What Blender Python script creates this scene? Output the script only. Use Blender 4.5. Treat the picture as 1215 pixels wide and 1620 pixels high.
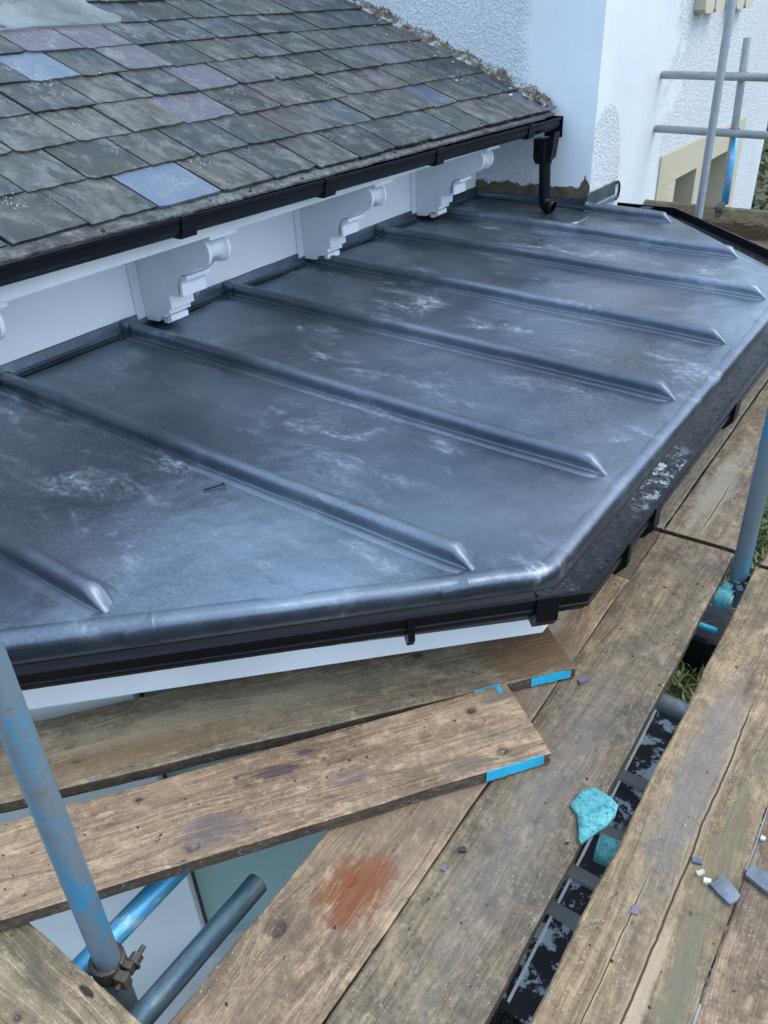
import bpy, bmesh, math, random
from mathutils import Vector, Matrix, noise as mn
random.seed(7)
S = bpy.context.scene
for o in list(bpy.data.objects): bpy.data.objects.remove(o)
# ------------------------------------------------------------ camera, world, sun, exposure
cam = bpy.data.cameras.new("camera"); camo = bpy.data.objects.new("camera", cam); S.collection.objects.link(camo); S.camera = camo
R_ = Vector((0.81563473, 0.57699812, -0.04258109)); U_ = Vector((-0.28203766, 0.46078477, 0.84150589)); F_ = Vector((-0.50516803, 0.67435196, -0.53856726))
camo.matrix_world = Matrix(((R_.x, U_.x, -F_.x, 2.797), (R_.y, U_.y, -F_.y, 0.0), (R_.z, U_.z, -F_.z, 1.13), (0, 0, 0, 1)))
cam.sensor_fit = 'VERTICAL'; cam.sensor_height = 36; cam.sensor_width = 27; cam.lens = 1271.6 / 1620 * 36
cam.clip_start = 0.02; cam.clip_end = 500
S.render.resolution_x = 768; S.render.resolution_y = 1024
SUN_EL, SUN_AZ = math.radians(58), math.radians(30)      # azimuth measured from +X towards +Y
w = bpy.data.worlds.new("World"); S.world = w; w.use_nodes = True
nt = w.node_tree; bg = nt.nodes['Background']; sky = nt.nodes.new('ShaderNodeTexSky'); sky.sky_type = 'NISHITA'; sky.sun_disc = False
sky.sun_elevation = SUN_EL; sky.sun_rotation = math.pi / 2 - SUN_AZ; sky.air_density = 1.0; sky.dust_density = 4.0; sky.ozone_density = 1.5
mx = nt.nodes.new('ShaderNodeMixRGB'); mx.inputs[0].default_value = 0.5; mx.inputs[2].default_value = (5.9, 7.8, 10.2, 1)   # cloud veil over the blue
nt.links.new(sky.outputs[0], mx.inputs[1]); nt.links.new(mx.outputs[0], bg.inputs[0]); bg.inputs[1].default_value = 0.12
sl = bpy.data.lights.new("sun", 'SUN'); sl.energy = 0.45; sl.angle = math.radians(40); sl.color = (1.0, 0.95, 0.88)
so = bpy.data.objects.new("sun", sl); S.collection.objects.link(so)
sd = Vector((math.cos(SUN_EL) * math.cos(SUN_AZ), math.cos(SUN_EL) * math.sin(SUN_AZ), math.sin(SUN_EL)))
so.rotation_euler = sd.to_track_quat('Z', 'Y').to_euler()
S.view_settings.view_transform = 'Standard'; S.view_settings.look = 'None'; S.view_settings.gamma = 1; S.view_settings.exposure = 1.25

# ------------------------------------------------------------ node helpers
class NT:
    def __init__(s, name):
        s.m = bpy.data.materials.new(name); s.m.use_nodes = True; s.t = s.m.node_tree
        s.b = s.t.nodes['Principled BSDF']; s.co = s.t.nodes.new('ShaderNodeTexCoord').outputs['Object']
    def n(s, ty, **k):
        x = s.t.nodes.new(ty)
        for a, v in k.items(): setattr(x, a, v)
        return x
    def put(s, sock, v):
        if isinstance(v, bpy.types.NodeSocket): s.t.links.new(v, sock)
        elif v is not None:
            if sock.type == 'RGBA' and len(v) == 3: v = (*v, 1)
            sock.default_value = v
    def map(s, sc=(1, 1, 1), loc=(0, 0, 0), rot=(0, 0, 0), co=None):
        x = s.n('ShaderNodeMapping'); s.put(x.inputs[0], co or s.co); x.inputs[1].default_value = loc; x.inputs[2].default_value = rot; x.inputs[3].default_value = sc
        return x.outputs[0]
    def noise(s, co, scale, det=6, rough=.6, dist=0):
        x = s.n('ShaderNodeTexNoise'); s.put(x.inputs['Vector'], co); x.inputs['Scale'].default_value = scale
        x.inputs['Detail'].default_value = det; x.inputs['Roughness'].default_value = rough; x.inputs['Distortion'].default_value = dist
        return x.outputs[0]
    def vor(s, co, scale, feat='F1', rnd=1):
        x = s.n('ShaderNodeTexVoronoi', feature=feat); s.put(x.inputs['Vector'], co); x.inputs['Scale'].default_value = scale; x.inputs['Randomness'].default_value = rnd
        return x.outputs['Distance']
    def rng(s, v, a, b, c=0., d=1.):
        x = s.n('ShaderNodeMapRange'); s.put(x.inputs[0], v)
        for i, q in enumerate((a, b, c, d)): s.put(x.inputs[i + 1], q)
        return x.outputs[0]
    def mth(s, op, a, b=None, c=None):
        x = s.n('ShaderNodeMath', operation=op); s.put(x.inputs[0], a)
        if b is not None: s.put(x.inputs[1], b)
        if c is not None: s.put(x.inputs[2], c)
        return x.outputs[0]
    def mix(s, f, a, b, ty='MIX'):
        x = s.n('ShaderNodeMixRGB', blend_type=ty); s.put(x.inputs[0], f); s.put(x.inputs[1], a); s.put(x.inputs[2], b)
        return x.outputs[0]
    def ramp(s, v, stops):
        x = s.n('ShaderNodeValToRGB'); s.put(x.inputs[0], v); e = x.color_ramp.elements
        while len(e) < len(stops): e.new(.5)
        for i, (p, c) in enumerate(stops): e[i].position = p; e[i].color = (*c, 1)
        return x.outputs[0]
    def bump(s, h, st, dist=.01, prev=None):
        x = s.n('ShaderNodeBump'); s.put(x.inputs['Height'], h); s.put(x.inputs['Strength'], st); x.inputs['Distance'].default_value = dist
        if prev: s.t.links.new(prev, x.inputs['Normal'])
        return x.outputs[0]
    def sep(s, co=None):
        x = s.n('ShaderNodeSeparateXYZ'); s.put(x.inputs[0], co or s.co); return x.outputs
    def off(s, k=37.):      # object-space coordinates shifted by a per-object random
        r = s.n('ShaderNodeObjectInfo').outputs['Random']; c = s.n('ShaderNodeCombineXYZ')
        v = s.mth('MULTIPLY', r, k); [s.t.links.new(v, c.inputs[i]) for i in range(3)]
        a = s.n('ShaderNodeVectorMath', operation='ADD'); s.t.links.new(s.co, a.inputs[0]); s.t.links.new(c.outputs[0], a.inputs[1])
        return a.outputs[0]
    def out(s, col=None, rough=None, metal=None, nor=None, spec=None):
        for k, v in (('Base Color', col), ('Roughness', rough), ('Metallic', metal), ('Normal', nor), ('Specular IOR Level', spec)):
            if v is not None: s.put(s.b.inputs[k], v)
        return s.m

def m_plain(name, col, rough=.5, metal=0., var=.25, bump=.15, scale=30):
    t = NT(name); o = t.off(); n1 = t.noise(o, scale); n2 = t.noise(o, scale * .2)
    c = t.mix(t.rng(n2, .35, .7), tuple(x * (1 - var) for x in col), tuple(min(1, x * (1 + var * .6)) for x in col))
    return t.out(c, t.rng(n1, .3, .7, rough - .08, rough + .12), metal, t.bump(n1, bump, .003))

def m_lead(name='milled_lead', pale=1.0, dark=1.0, strk=1., rgh=0.):
    t = NT(name); co = t.co
    # streaks run down the fall of the roof (X), smeared by the dresser
    st = t.noise(t.map((2.0, 4.5, 4), rot=(0, 0, .3)), 1.5, 10, .70, .9)
    big = t.noise(co, 1.3, 3, .5); fine = t.noise(t.map((22, 60, 30), rot=(0, 0, .12)), 3, 5, .65, .4); blot = t.noise(co, 55, 6, .7)
    base = t.mix(t.rng(big, .3, .7), (.094 * dark, .122 * dark, .154 * dark), (.215 * dark, .265 * dark, .325 * dark))
    orn = t.n('ShaderNodeObjectInfo').outputs['Random']
    base = t.mix(t.mth('MULTIPLY', t.rng(fine, .45, .75), t.rng(orn, 0, 1, .12 * strk, .5 * strk)), base, (.36, .42, .50))
    ox = t.mth('MULTIPLY', t.rng(st, .49, .66), t.rng(blot, .36, .64)); ox = t.mth('MULTIPLY', ox, t.rng(t.noise(t.map((1, 1.6, 1), loc=(3, 1, 0)), 1.7, 4, .6), .46, .62)); ox = t.mth('MULTIPLY', ox, t.rng(orn, 0, 1, .6, 1.05))
    ox = t.mth('MULTIPLY', ox, pale)
    col = t.mix(ox, base, (.50, .57, .66))
    sp = t.rng(t.vor(t.map((1, 1, 1)), 26), .10, .05); col = t.mix(t.mth('MULTIPLY', sp, t.rng(blot, .5, .6, 0, .7)), col, (.03, .035, .045))
    rb = t.rng(t.noise(co, .9, 2), .55, .7); col = t.mix(t.mth('MULTIPLY', rb, .10), col, (.30, .17, .16))
    ro = t.rng(t.noise(co, 2.4, 5, .6, .6), .35, .68, .24 + rgh, .42 + rgh); ro = t.mth('ADD', ro, t.mth('MULTIPLY', ox, .25))
    b1 = t.bump(t.noise(co, 5.5, 2, .5), .30, .03, t.bump(t.noise(co, 17, 3, .6, .5), .22, .006)); b2 = t.bump(fine, .12 * strk, .003, b1); b3 = t.bump(blot, .08, .0015, b2)
    met = t.mth('SUBTRACT', .86, t.mth('MULTIPLY', ox, .7))
    return t.out(col, ro, met, b3)

def m_slate(name='weathered_slate', fixed=None):
    t = NT(name); co = t.co
    isl = t.n('ShaderNodeNewGeometry').outputs['Random Per Island']
    ramp = t.ramp(isl, [(0, (.035, .04, .038)), (.14, (.13, .135, .105)), (.27, (.06, .08, .09)), (.38, (.17, .17, .15)), (.5, (.055, .058, .06)), (.6, (.13, .11, .145)), (.7, (.085, .115, .155)), (.8, (.20, .20, .175)), (.9, (.10, .12, .09)), (1, (.07, .085, .085))])
    ramp.node.color_ramp.interpolation = 'CONSTANT'
    if fixed: ramp = fixed
    o2 = t.n('ShaderNodeCombineXYZ'); t.put(o2.inputs[0], t.mth('MULTIPLY', isl, 31.)); t.put(o2.inputs[1], t.mth('MULTIPLY', isl, 17.))
    a = t.n('ShaderNodeVectorMath', operation='ADD'); t.t.links.new(co, a.inputs[0]); t.t.links.new(o2.outputs[0], a.inputs[1]); oc = a.outputs[0]
    n1 = t.noise(t.map((3, 9, 3), co=oc), 2.2, 8, .7, .8); n2 = t.noise(oc, 60, 8, .75)
    col = t.mix(t.rng(n1, .42, .58, 0, .9), ramp, (.03, .034, .036)) if not fixed else ramp
    k = .9 if fixed else 1.35
    col = t.mix(t.mth('MULTIPLY', t.rng(t.noise(t.map((1, 1.6, 1), co=oc), 7, 9, .75, .5), .50, .60), .42 * k), col, (.27, .30, .30))          # pale bloom
    col = t.mix(1., col, (.80, .80, .82), 'MULTIPLY')
    if not fixed:
        col = t.mix(1., col, (.78, .76, .74), 'MULTIPLY')
        col = t.mix(t.mth('MULTIPLY', t.rng(t.noise(co, 3.2, 5, .65), .5, .7), .6), col, (.075, .07, .03))   # moss film
        col = t.mix(t.rng(t.noise(t.map((2, 1, 1), co=oc), 4.5, 7, .6, 1.5), .57, .60, 0, .6), col, (.05, .05, .05))      # wet patches
    li = t.mth('MULTIPLY', t.rng(t.vor(co, 85), .32, .2), t.rng(t.noise(co, 5, 4), .56, .65)); col = t.mix(li, col, (.45, .47, .43))
    col = t.mix(t.mth('MULTIPLY', t.rng(n2, .45, .7), .35), col, (.03, .035, .035))
    ro = t.rng(t.noise(oc, 6, 4), .35, .65, .24, .55) if not fixed else t.rng(n1, .3, .7, .22, .4)
    return t.out(col, ro, 0., t.bump(n2, .35, .004, t.bump(n1, .45, .012)), .5)

def m_wood(name, c1, c2, dirt=(.055, .045, .035), dirty=.6, patches=(), cracks=(), grain=1., knots=(), rnd_knots=False, sat=1.15, dim=.78):
    """long axis is local X; patches: (x, y, rx, ry, colour, strength, soft); cracks: (x0, x1, y, width)"""
    def sa(c):
        l = sum(c) / 3; return tuple(max(.004, (l + (x - l) * sat) * dim * g_) for x, g_ in zip(c, (1.03, .99, .94)))
    c1 = sa(c1); c2 = sa(c2)
    t = NT(name); o0 = t.off(); X, Y, Z = t.sep()
    # grain lines wander along the board and swell round the knots
    wn = t.noise(t.map((1.1, 2.5, .01), co=o0), 1.5, 3, .5); sh = t.mth('MULTIPLY', t.mth('SUBTRACT', wn, .5), .10)
    for (kx, ky, kr) in knots:
        ky_ = t.mth('SUBTRACT', Y, ky); dx_ = t.mth('MULTIPLY', t.mth('SUBTRACT', X, kx), .42)
        d2_ = t.mth('ADD', t.mth('MULTIPLY', ky_, ky_), t.mth('MULTIPLY', dx_, dx_)); e_ = t.mth('EXPONENT', t.mth('MULTIPLY', d2_, -1. / (kr * 2.2) ** 2))
        sh = t.mth('SUBTRACT', sh, t.mth('MULTIPLY', t.mth('MULTIPLY', ky_, e_), .85))
    cv = t.n('ShaderNodeCombineXYZ'); t.put(cv.inputs[1], sh); va = t.n('ShaderNodeVectorMath', operation='ADD'); t.t.links.new(o0, va.inputs[0]); t.t.links.new(cv.outputs[0], va.inputs[1]); o = va.outputs[0]
    warp = t.noise(t.map((1.2, 4, 4), co=o), 2.0, 3, .5)
    g1 = t.noise(t.map((1.6, 42, 42), co=o), 2.2, 7, .68, .55); g2 = t.noise(t.map((.9, 10, 10), co=o), 2.0, 6, .6, 1.0); g3 = t.noise(t.map((5, 170, 170), co=o), 1.6, 4, .7, .2)
    col = t.mix(t.rng(g2, .3, .72), c1, c2); col = t.mix(t.rng(t.noise(o0, 1.6, 4, .6), .42, .62, 0, .5), col, tuple(x * .62 for x in c1))
    col = t.mix(t.mth('MULTIPLY', t.rng(g1, .49, .63), .55 * grain), col, tuple(x * .38 for x in c1))
    col = t.mix(t.mth('MULTIPLY', t.rng(g3, .54, .68), .5 * grain), col, tuple(min(.9, x * 1.55) for x in c2))
    col = t.mix(t.mth('MULTIPLY', t.rng(g3, .46, .30), .5 * grain), col, tuple(x * .3 for x in c1))
    h = t.mth('ADD', t.mth('MULTIPLY', g1, .6), t.mth('MULTIPLY', g3, .5))
    if rnd_knots:
        kv = t.n('ShaderNodeTexVoronoi', feature='F1'); t.put(kv.inputs['Vector'], t.map((3.2, 6.5, .01), co=o)); kv.inputs['Scale'].default_value = 1.
        kd = t.mth('ADD', kv.outputs['Distance'], t.mth('MULTIPLY', t.mth('SUBTRACT', warp, .5), .08))
        ring = t.mth('SINE', t.mth('MULTIPLY', kd, 95.))
        col = t.mix(t.mth('MULTIPLY', t.mth('MULTIPLY', t.rng(kd, .40, .12), t.rng(ring, 0., 1.)), .45), col, tuple(x * .42 for x in c1))
        col = t.mix(t.rng(kd, .095, .05, 0, .88), col, (.035, .026, .022))
    for (kx, ky, kr) in knots:
        dx_ = t.mth('MULTIPLY', t.mth('SUBTRACT', X, kx), .75); dy_ = t.mth('SUBTRACT', Y, ky); d_ = t.mth('SQRT', t.mth('ADD', t.mth('MULTIPLY', dx_, dx_), t.mth('MULTIPLY', dy_, dy_)))
        d_ = t.mth('ADD', d_, t.mth('MULTIPLY', t.mth('SUBTRACT', t.noise(o0, 60, 4, .7), .5), .008))
        col = t.mix(t.rng(d_, kr * 2.2, kr, 0, .6), col, tuple(x * .5 for x in c1)); col = t.mix(t.rng(d_, kr * 1.15, kr * .8, 0, .9), col, (.03, .022, .02))
        col = t.mix(t.mth('MULTIPLY', t.rng(t.mth('SINE', t.mth('MULTIPLY', d_, 900.)), .3, .9), t.rng(d_, kr, kr * .8, 0, .5)), col, (.14, .10, .08)); h = t.mth('SUBTRACT', h, t.rng(d_, kr * 1.1, kr * .7, 0, .8))
    d1 = t.noise(o, 3.2, 9, .72, .3); d2 = t.noise(o, 26, 8, .75); d3 = t.noise(o, 130, 4, .7)
    col = t.mix(t.mth('MULTIPLY', t.rng(d1, .46, .62), dirty), col, dirt)
    col = t.mix(t.mth('MULTIPLY', t.rng(d2, .5, .66), dirty * 1.), col, tuple(x * 1.0 for x in dirt)); col = t.mix(t.rng(t.noise(o0, 75, 6, .8), .53, .62, 0, .4 * dirty + .12), col, (.035, .03, .025)); col = t.mix(t.rng(t.noise(t.map((1, 1, 1), loc=(5, 5, 5), co=o0), 60, 6, .8), .56, .66, 0, .35), col, (.45, .42, .35))
    col = t.mix(t.mth('MULTIPLY', t.rng(d2, .46, .33), .28), col, tuple(min(.9, x * 1.6) for x in c2))
    col = t.mix(t.mth('MULTIPLY', t.rng(d3, .58, .66), .5), col, (.02, .018, .016))
    col = t.mix(t.rng(t.noise(o0, 12, 8, .78), .51, .60, 0, .55 * dirty + .15), col, (.036, .029, .022)); col = t.mix(t.rng(t.noise(t.map((1, 1, 1), loc=(9, 2, 4), co=o0), 5, 7, .75), .56, .66, 0, .55 * dirty), col, (.06, .052, .046))
    col = t.mix(t.rng(t.noise(t.map((.5, 1, 1), loc=(2, 8, 1), co=o0), 22, 7, .75), .54, .66, 0, .45), col, tuple(min(.9, x * 1.5) for x in c2))
    spk = t.mth('MULTIPLY', t.rng(t.vor(t.map((.6, 1, 1), co=o), 48), .19, .10), t.rng(t.noise(o, 13, 4, .7), .56, .60)); col = t.mix(t.mth('MULTIPLY', spk, .85), col, (.014, .012, .012))
    spl = t.mth('MULTIPLY', t.rng(t.vor(t.map((1, 1, 1), loc=(3, 1, 2), co=o), 110), .12, .08), t.rng(t.noise(o, 7, 3), .52, .56)); col = t.mix(spl, col, (.55, .53, .48))
    wet = 0.
    ro = t.rng(d1, .3, .7, .72, .5)
    en = t.noise(t.map((7, 26, 26), co=o), 1.5, 6, .7)
    for (px, py, rx, ry, c, s_, soft) in patches:
        dx = t.mth('DIVIDE', t.mth('SUBTRACT', X, px), rx); dy = t.mth('DIVIDE', t.mth('SUBTRACT', Y, py), ry)
        r = t.mth('SQRT', t.mth('ADD', t.mth('MULTIPLY', dx, dx), t.mth('MULTIPLY', dy, dy)))
        r = t.mth('ADD', r, t.mth('ADD', t.mth('MULTIPLY', t.mth('SUBTRACT', en, .5), 2.2), t.mth('MULTIPLY', t.mth('SUBTRACT', g1, .5), .9)))
        f = t.mth('MULTIPLY', t.mth('MULTIPLY', t.rng(t.mth('ADD', r, t.mth('MULTIPLY', t.mth('SUBTRACT', t.noise(o0, 45, 6, .75), .5), 1.4)), 1. + soft * .7, 1. - soft), s_), t.rng(g3, .64, .46, .6, 1.)); col = t.mix(f, col, c)
    for (x0, x1, y, wd) in cracks:
        wob = t.mth('MULTIPLY', t.mth('SUBTRACT', t.noise(t.map((3, .01, .01), co=o), 1.4, 5, .6), .5), .022)
        d = t.mth('ABSOLUTE', t.mth('SUBTRACT', t.mth('SUBTRACT', Y, y), wob))
        inx = t.mth('MULTIPLY', t.rng(X, x0, x0 + .12), t.rng(X, x1, x1 - .12))
        wdn = t.mth('MULTIPLY', inx, wd); f = t.mth('MULTIPLY', t.mth('LESS_THAN', d, wdn), .93)
        col = t.mix(t.mth('MULTIPLY', t.rng(d, wd * 5, wd), t.mth('MULTIPLY', inx, .4)), col, tuple(x * 1.35 for x in c2))
        col = t.mix(f, col, (.018, .015, .012)); h = t.mth('SUBTRACT', h, t.mth('MULTIPLY', f, 1.5))
    return t.out(col, ro, 0., t.bump(d2, .3, .004, t.bump(h, .75, .0035)), .35)

def m_tube(name, c1, c2, amt):
    t = NT(name); o = t.off(); n = t.noise(t.map((1, 1, .35), co=o), 14, 9, .75, .3); f = t.noise(o, 90, 6, .7); g = t.noise(t.map((30, 30, 3), co=o), 2, 5)
    col = t.mix(t.rng(n, amt - .04, amt + .05), c1, c2)
    col = t.mix(t.mth('MULTIPLY', t.rng(g, .45, .7), .5), col, (.20, .22, .235)); col = t.mix(t.rng(f, .6, .7, 0, .5), col, (.06, .055, .055))
    col = t.mix(t.mth('MULTIPLY', t.rng(t.noise(o, 22, 5), .6, .72), .35), col, (.16, .10, .07))
    return t.out(col, t.rng(f, .3, .7, .34, .58), .35, t.bump(f, .2, .002))

def m_wall(name, mask_fn, tint=(.80, .82, .83)):
    t = NT(name); co = t.co; X, Y, Z = t.sep()
    v = t.noise(co, 48, 5, .65, .6); v2 = t.vor(co, 62); rc = t.mth('SUBTRACT', t.mth('MULTIPLY', t.rng(v, .35, .65), 1.), t.mth('MULTIPLY', v2, .7))
    wob = t.mth('MULTIPLY', t.mth('SUBTRACT', t.noise(co, 4.5, 5, .6), .5), 1.)
    mask, brown = mask_fn(t, X, Y, Z, wob)
    big = t.noise(co, 1.1, 4, .6); fine = t.noise(t.map((3, 3, 1)), 5, 7, .7)
    col = t.mix(t.rng(big, .35, .7), tuple(x * .9 for x in tint), tint)
    col = t.mix(t.mth('MULTIPLY', t.rng(fine, .5, .75), .22), col, (.55, .58, .60))
    col = t.mix(t.mth('MULTIPLY', mask, t.rng(rc, .0, -.35, 0, .12)), col, (.5, .54, .58))
    ro = .55
    if brown is not None:
        bc = t.mix(t.rng(t.noise(co, 14, 6), .35, .65), (.075, .06, .038), (.16, .135, .09)); col = t.mix(brown, col, bc); mask = t.mth('MULTIPLY', mask, t.mth('SUBTRACT', 1., brown))
    smooth = t.bump(t.noise(co, 3.5, 5, .5), .35, .02)
    return t.out(col, ro, 0., t.bump(t.mth('MULTIPLY', rc, mask), 1., .006, smooth), .3)

# ------------------------------------------------------------ mesh helpers
def link(name, bm, mat, parent=None, smooth=False, recalc=True):
    if recalc: bmesh.ops.recalc_face_normals(bm, faces=bm.faces)
    me = bpy.data.meshes.new(name); bm.to_mesh(me); bm.free()
    if mat: 
        for m_ in (mat if isinstance(mat, (list, tuple)) else [mat]): me.materials.append(m_)
    if smooth:
        for p in me.polygons: p.use_smooth = True
    o = bpy.data.objects.new(name, me); S.collection.objects.link(o)
    if parent:
        o.parent = parent; o.matrix_parent_inverse = Matrix.Identity(4)
        if parent.location.length > 0 or any(parent.rotation_euler):
            o.matrix_parent_inverse = Matrix.LocRotScale(parent.location, parent.rotation_euler, None).inverted()
    return o
def empty(name, loc=(0, 0, 0)):
    o = bpy.data.objects.new(name, None); S.collection.objects.link(o); o.location = loc; return o
def tag(o, label, cat, group=None):
    o['label'] = label; o['category'] = cat
    if group: o['group'] = group
    return o
def struct(o): o['kind'] = 'structure'; return o
def box(bm, a, b, bev=0., M=None, mi=0):
    r = bmesh.ops.create_cube(bm, size=1); vs = r['verts']
    for v in vs: v.co = Vector(((a[i] + b[i]) / 2 + v.co[i] * (b[i] - a[i]) for i in range(3)))
    fs = list({f for v in vs for f in v.link_faces})
    if bev:
        es = list({e for v in vs for e in v.link_edges}); rr = bmesh.ops.bevel(bm, geom=es, offset=bev, segments=2, affect='EDGES', profile=.6)
        vs = list({v for f in rr['faces'] for v in f.verts} | {v for v in vs if v.is_valid}); fs = list({f for v in vs for f in v.link_faces})
    for f in fs: f.material_index = mi
    if M: bmesh.ops.transform(bm, matrix=M, verts=vs)
    return vs
def boxes(name, L, mat, parent=None, bev=.003):
    bm = bmesh.new()
    for a, b in L: box(bm, a, b, bev)
    return link(name, bm, mat, parent)
def ring_tube(bm, p, q, r, n=24, ri=None, caps=True):
    p = Vector(p); q = Vector(q); d = (q - p).normalized(); a = d.orthogonal().normalized(); b = d.cross(a); rings = []
    seq = [(p, r), (q, r)] if ri is None else [(p + d * .001, ri), (p, r - .001), (p + d * .002, r), (q - d * .002, r), (q, r - .001), (q - d * .0, ri), (q - d * .06, ri)]
    for c, rr in seq: rings.append([bm.verts.new(c + (a * math.cos(t) + b * math.sin(t)) * rr) for t in [2 * math.pi * i / n for i in range(n)]])
    for k in range(len(rings) - 1):
        for i in range(n): bm.faces.new((rings[k][i], rings[k][(i + 1) % n], rings[k + 1][(i + 1) % n], rings[k + 1][i]))
    if caps: bm.faces.new(rings[0]); bm.faces.new(rings[-1])
    return rings
def prism(bm, pts, ax, a, b):     # extrude a 2-D outline along axis ax (0=x,1=y,2=z)
    def P(u, v, w): return ((w, u, v), (u, w, v), (u, v, w))[ax]
    A = [bm.verts.new(P(u, v, a)) for u, v in pts]; B = [bm.verts.new(P(u, v, b)) for u, v in pts]; n = len(pts)
    for i in range(n): bm.faces.new((A[i], A[(i + 1) % n], B[(i + 1) % n], B[i]))
    bm.faces.new(A); bm.faces.new(B)
def sweep(bm, path, prof, closed_prof=False, nd=None):
    """path: (x,y,zbase) list with mitred outward offsets; prof: (d, z). outward = right-hand side of travel."""
    n = len(path); rows = []
    for i, p in enumerate(path):
        a = Vector(path[max(i - 1, 0)][:2]); b = Vector(p[:2]); c = Vector(path[min(i + 1, n - 1)][:2])
        t1 = (b - a).normalized() if i > 0 else (c - b).normalized(); t2 = (c - b).normalized() if i < n - 1 else t1
        n1 = Vector((t1.y, -t1.x)); n2 = Vector((t2.y, -t2.x)); m = (n1 + n2); m /= max(.3, m.dot(n1) if m.length else 1)
        rows.append([bm.verts.new((b.x + m.x * d, b.y + m.y * d, p[2] + z + (mn.noise(Vector((b.x * 9, b.y * 9, z * 20))) * nd if nd else 0))) for d, z in prof])
    k = len(prof)
    for i in range(n - 1):
        for j in range(k if closed_prof else k - 1): bm.faces.new((rows[i][j], rows[i + 1][j], rows[i + 1][(j + 1) % k], rows[i][(j + 1) % k]))
    if closed_prof: bm.faces.new(rows[0]); bm.faces.new(list(reversed(rows[-1])))
    return rows

# ------------------------------------------------------------ materials
LEAD = m_lead(); LEADR = m_lead('formed_lead', .9, .92, .4, .10); LEADW = m_lead('dull_lead', .5, .75)
BLACK = m_plain('black_plastic', (.002, .003, .0055), .36, 0, .3, .04, 25); BLACK.node_tree.nodes['Principled BSDF'].inputs['Specular IOR Level'].default_value = .2
SLATE = m_slate(); SLB = m_slate('blue_slate', (.13, .19, .26)); SLP = m_slate('purple_slate', (.125, .115, .145)); SLN = m_slate('dark_blue_slate', (.06, .08, .12))
WHITE = m_plain('white_gloss_paint', (.72, .76, .79), .4, 0, .10, .12, 14)
CREAM = m_plain('cream_paint', (.50, .46, .34), .5, 0, .08, .1, 20)
IRON = m_plain('rusty_iron', (.085, .070, .058), .6, .4, .5, .5, 60)
GALV = m_tube('galvanised_tube', (.24, .27, .29), (.30, .33, .35), .5)
BTUBE = m_tube('worn_blue_tube', (.15, .215, .26), (.04, .25, .43), .55)
BLUE = m_tube('bright_blue_tube', (.05, .38, .68), (.45, .60, .70), .55)
TEALT = m_tube('dark_teal_tube', (.025, .075, .105), (.06, .13, .16), .56)
TURQ = m_plain('turquoise_paint', (.02, .38, .58), .45, 0, .25, .3, 50)
t = NT('mint_paint'); n = t.noise(t.co, 130, 6, .8); n2 = t.noise(t.co, 40, 5)
MINT = t.out(t.mix(t.rng(n, .52, .6), t.mix(t.rng(n2, .35, .65), (.05, .30, .33), (.14, .46, .46)), (.03, .12, .14)), .6, 0, t.bump(n, 1., .004))
GLASS = m_plain('window_glass', (.30, .43, .41), .25, 0, .05, 0, 3)
def asn(c, s=1.): return tuple(x * s for x in c)

# ------------------------------------------------------------ lead-covered bay
SL = .0271
OUT = [(-.02, -.73), (2.19, 1.48), (2.19, 4.12), (1.18, 5.13), (.80, 5.13)]
def rounded(pts, r, seg=5):
    res = []
    for i, p in enumerate(pts):
        if i in (0, len(pts) - 1): res.append(Vector(p)); continue
        p = Vector(p); a = (Vector(pts[i - 1]) - p).normalized(); b = (Vector(pts[i + 1]) - p).normalized()
        for k in range(seg + 1):
            t = k / seg; q0 = p + a * r; q1 = p + b * r; res.append(q0 * (1 - t) ** 2 + p * 2 * t * (1 - t) + q1 * t * t)
    return res
def dense(pts, st=.04):
    res = []
    for a, b in zip(pts[:-1], pts[1:]):
        n = max(1, int((b - a).length / st))
        for k in range(n): res.append(a.lerp(b, k / n))
    res.append(pts[-1]); return res
def xedge(y, ins=.035):
    o = ins * 1.4142
    x = 2.19 - ins
    if y < 1.48: x = min(x, y + .71 - o)
    if y > 4.1: x = min(x, 6.31 - o - y)
    return x
def hz(x, y): return -SL * x + .0035 * mn.noise(Vector((x * 2.2, y * 2.6, 1))) + .0014 * mn.noise(Vector((x * 9, y * 7, 4)))
bay = tag(empty('bay_window', (1.1, 2.2, -3)), 'large canted bay with a grey sheet lead roof, black gutter and white painted fascia', 'bay')
RY = [.80 + .598 * k for k in range(8)]; RY[0] = .79; RY[5] = 3.80; RY[6] = 4.36; RY[7] = 4.88
bounds = [-.66, .19] + RY + [5.10]
for a, b in zip(bounds[:-1], bounds[1:]):
    bm = bmesh.new(); ny = max(3, int((b - a) / .03)); nx = 60; g = []
    for j in range(ny + 1):
        y = a + (b - a) * j / ny; xe = max(xedge(y), .03); x0 = 0. if y < 4.93 else .80
        g.append([bm.verts.new((x0 + (xe - x0) * i / nx, y, hz(x0 + (xe - x0) * i / nx, y))) for i in range(nx + 1)])
    for j in range(ny):
        for i in range(nx): bm.faces.new((g[j][i], g[j][i + 1], g[j + 1][i + 1], g[j + 1][i]))
    link('lead_panel', bm, LEAD, bay, True)
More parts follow.
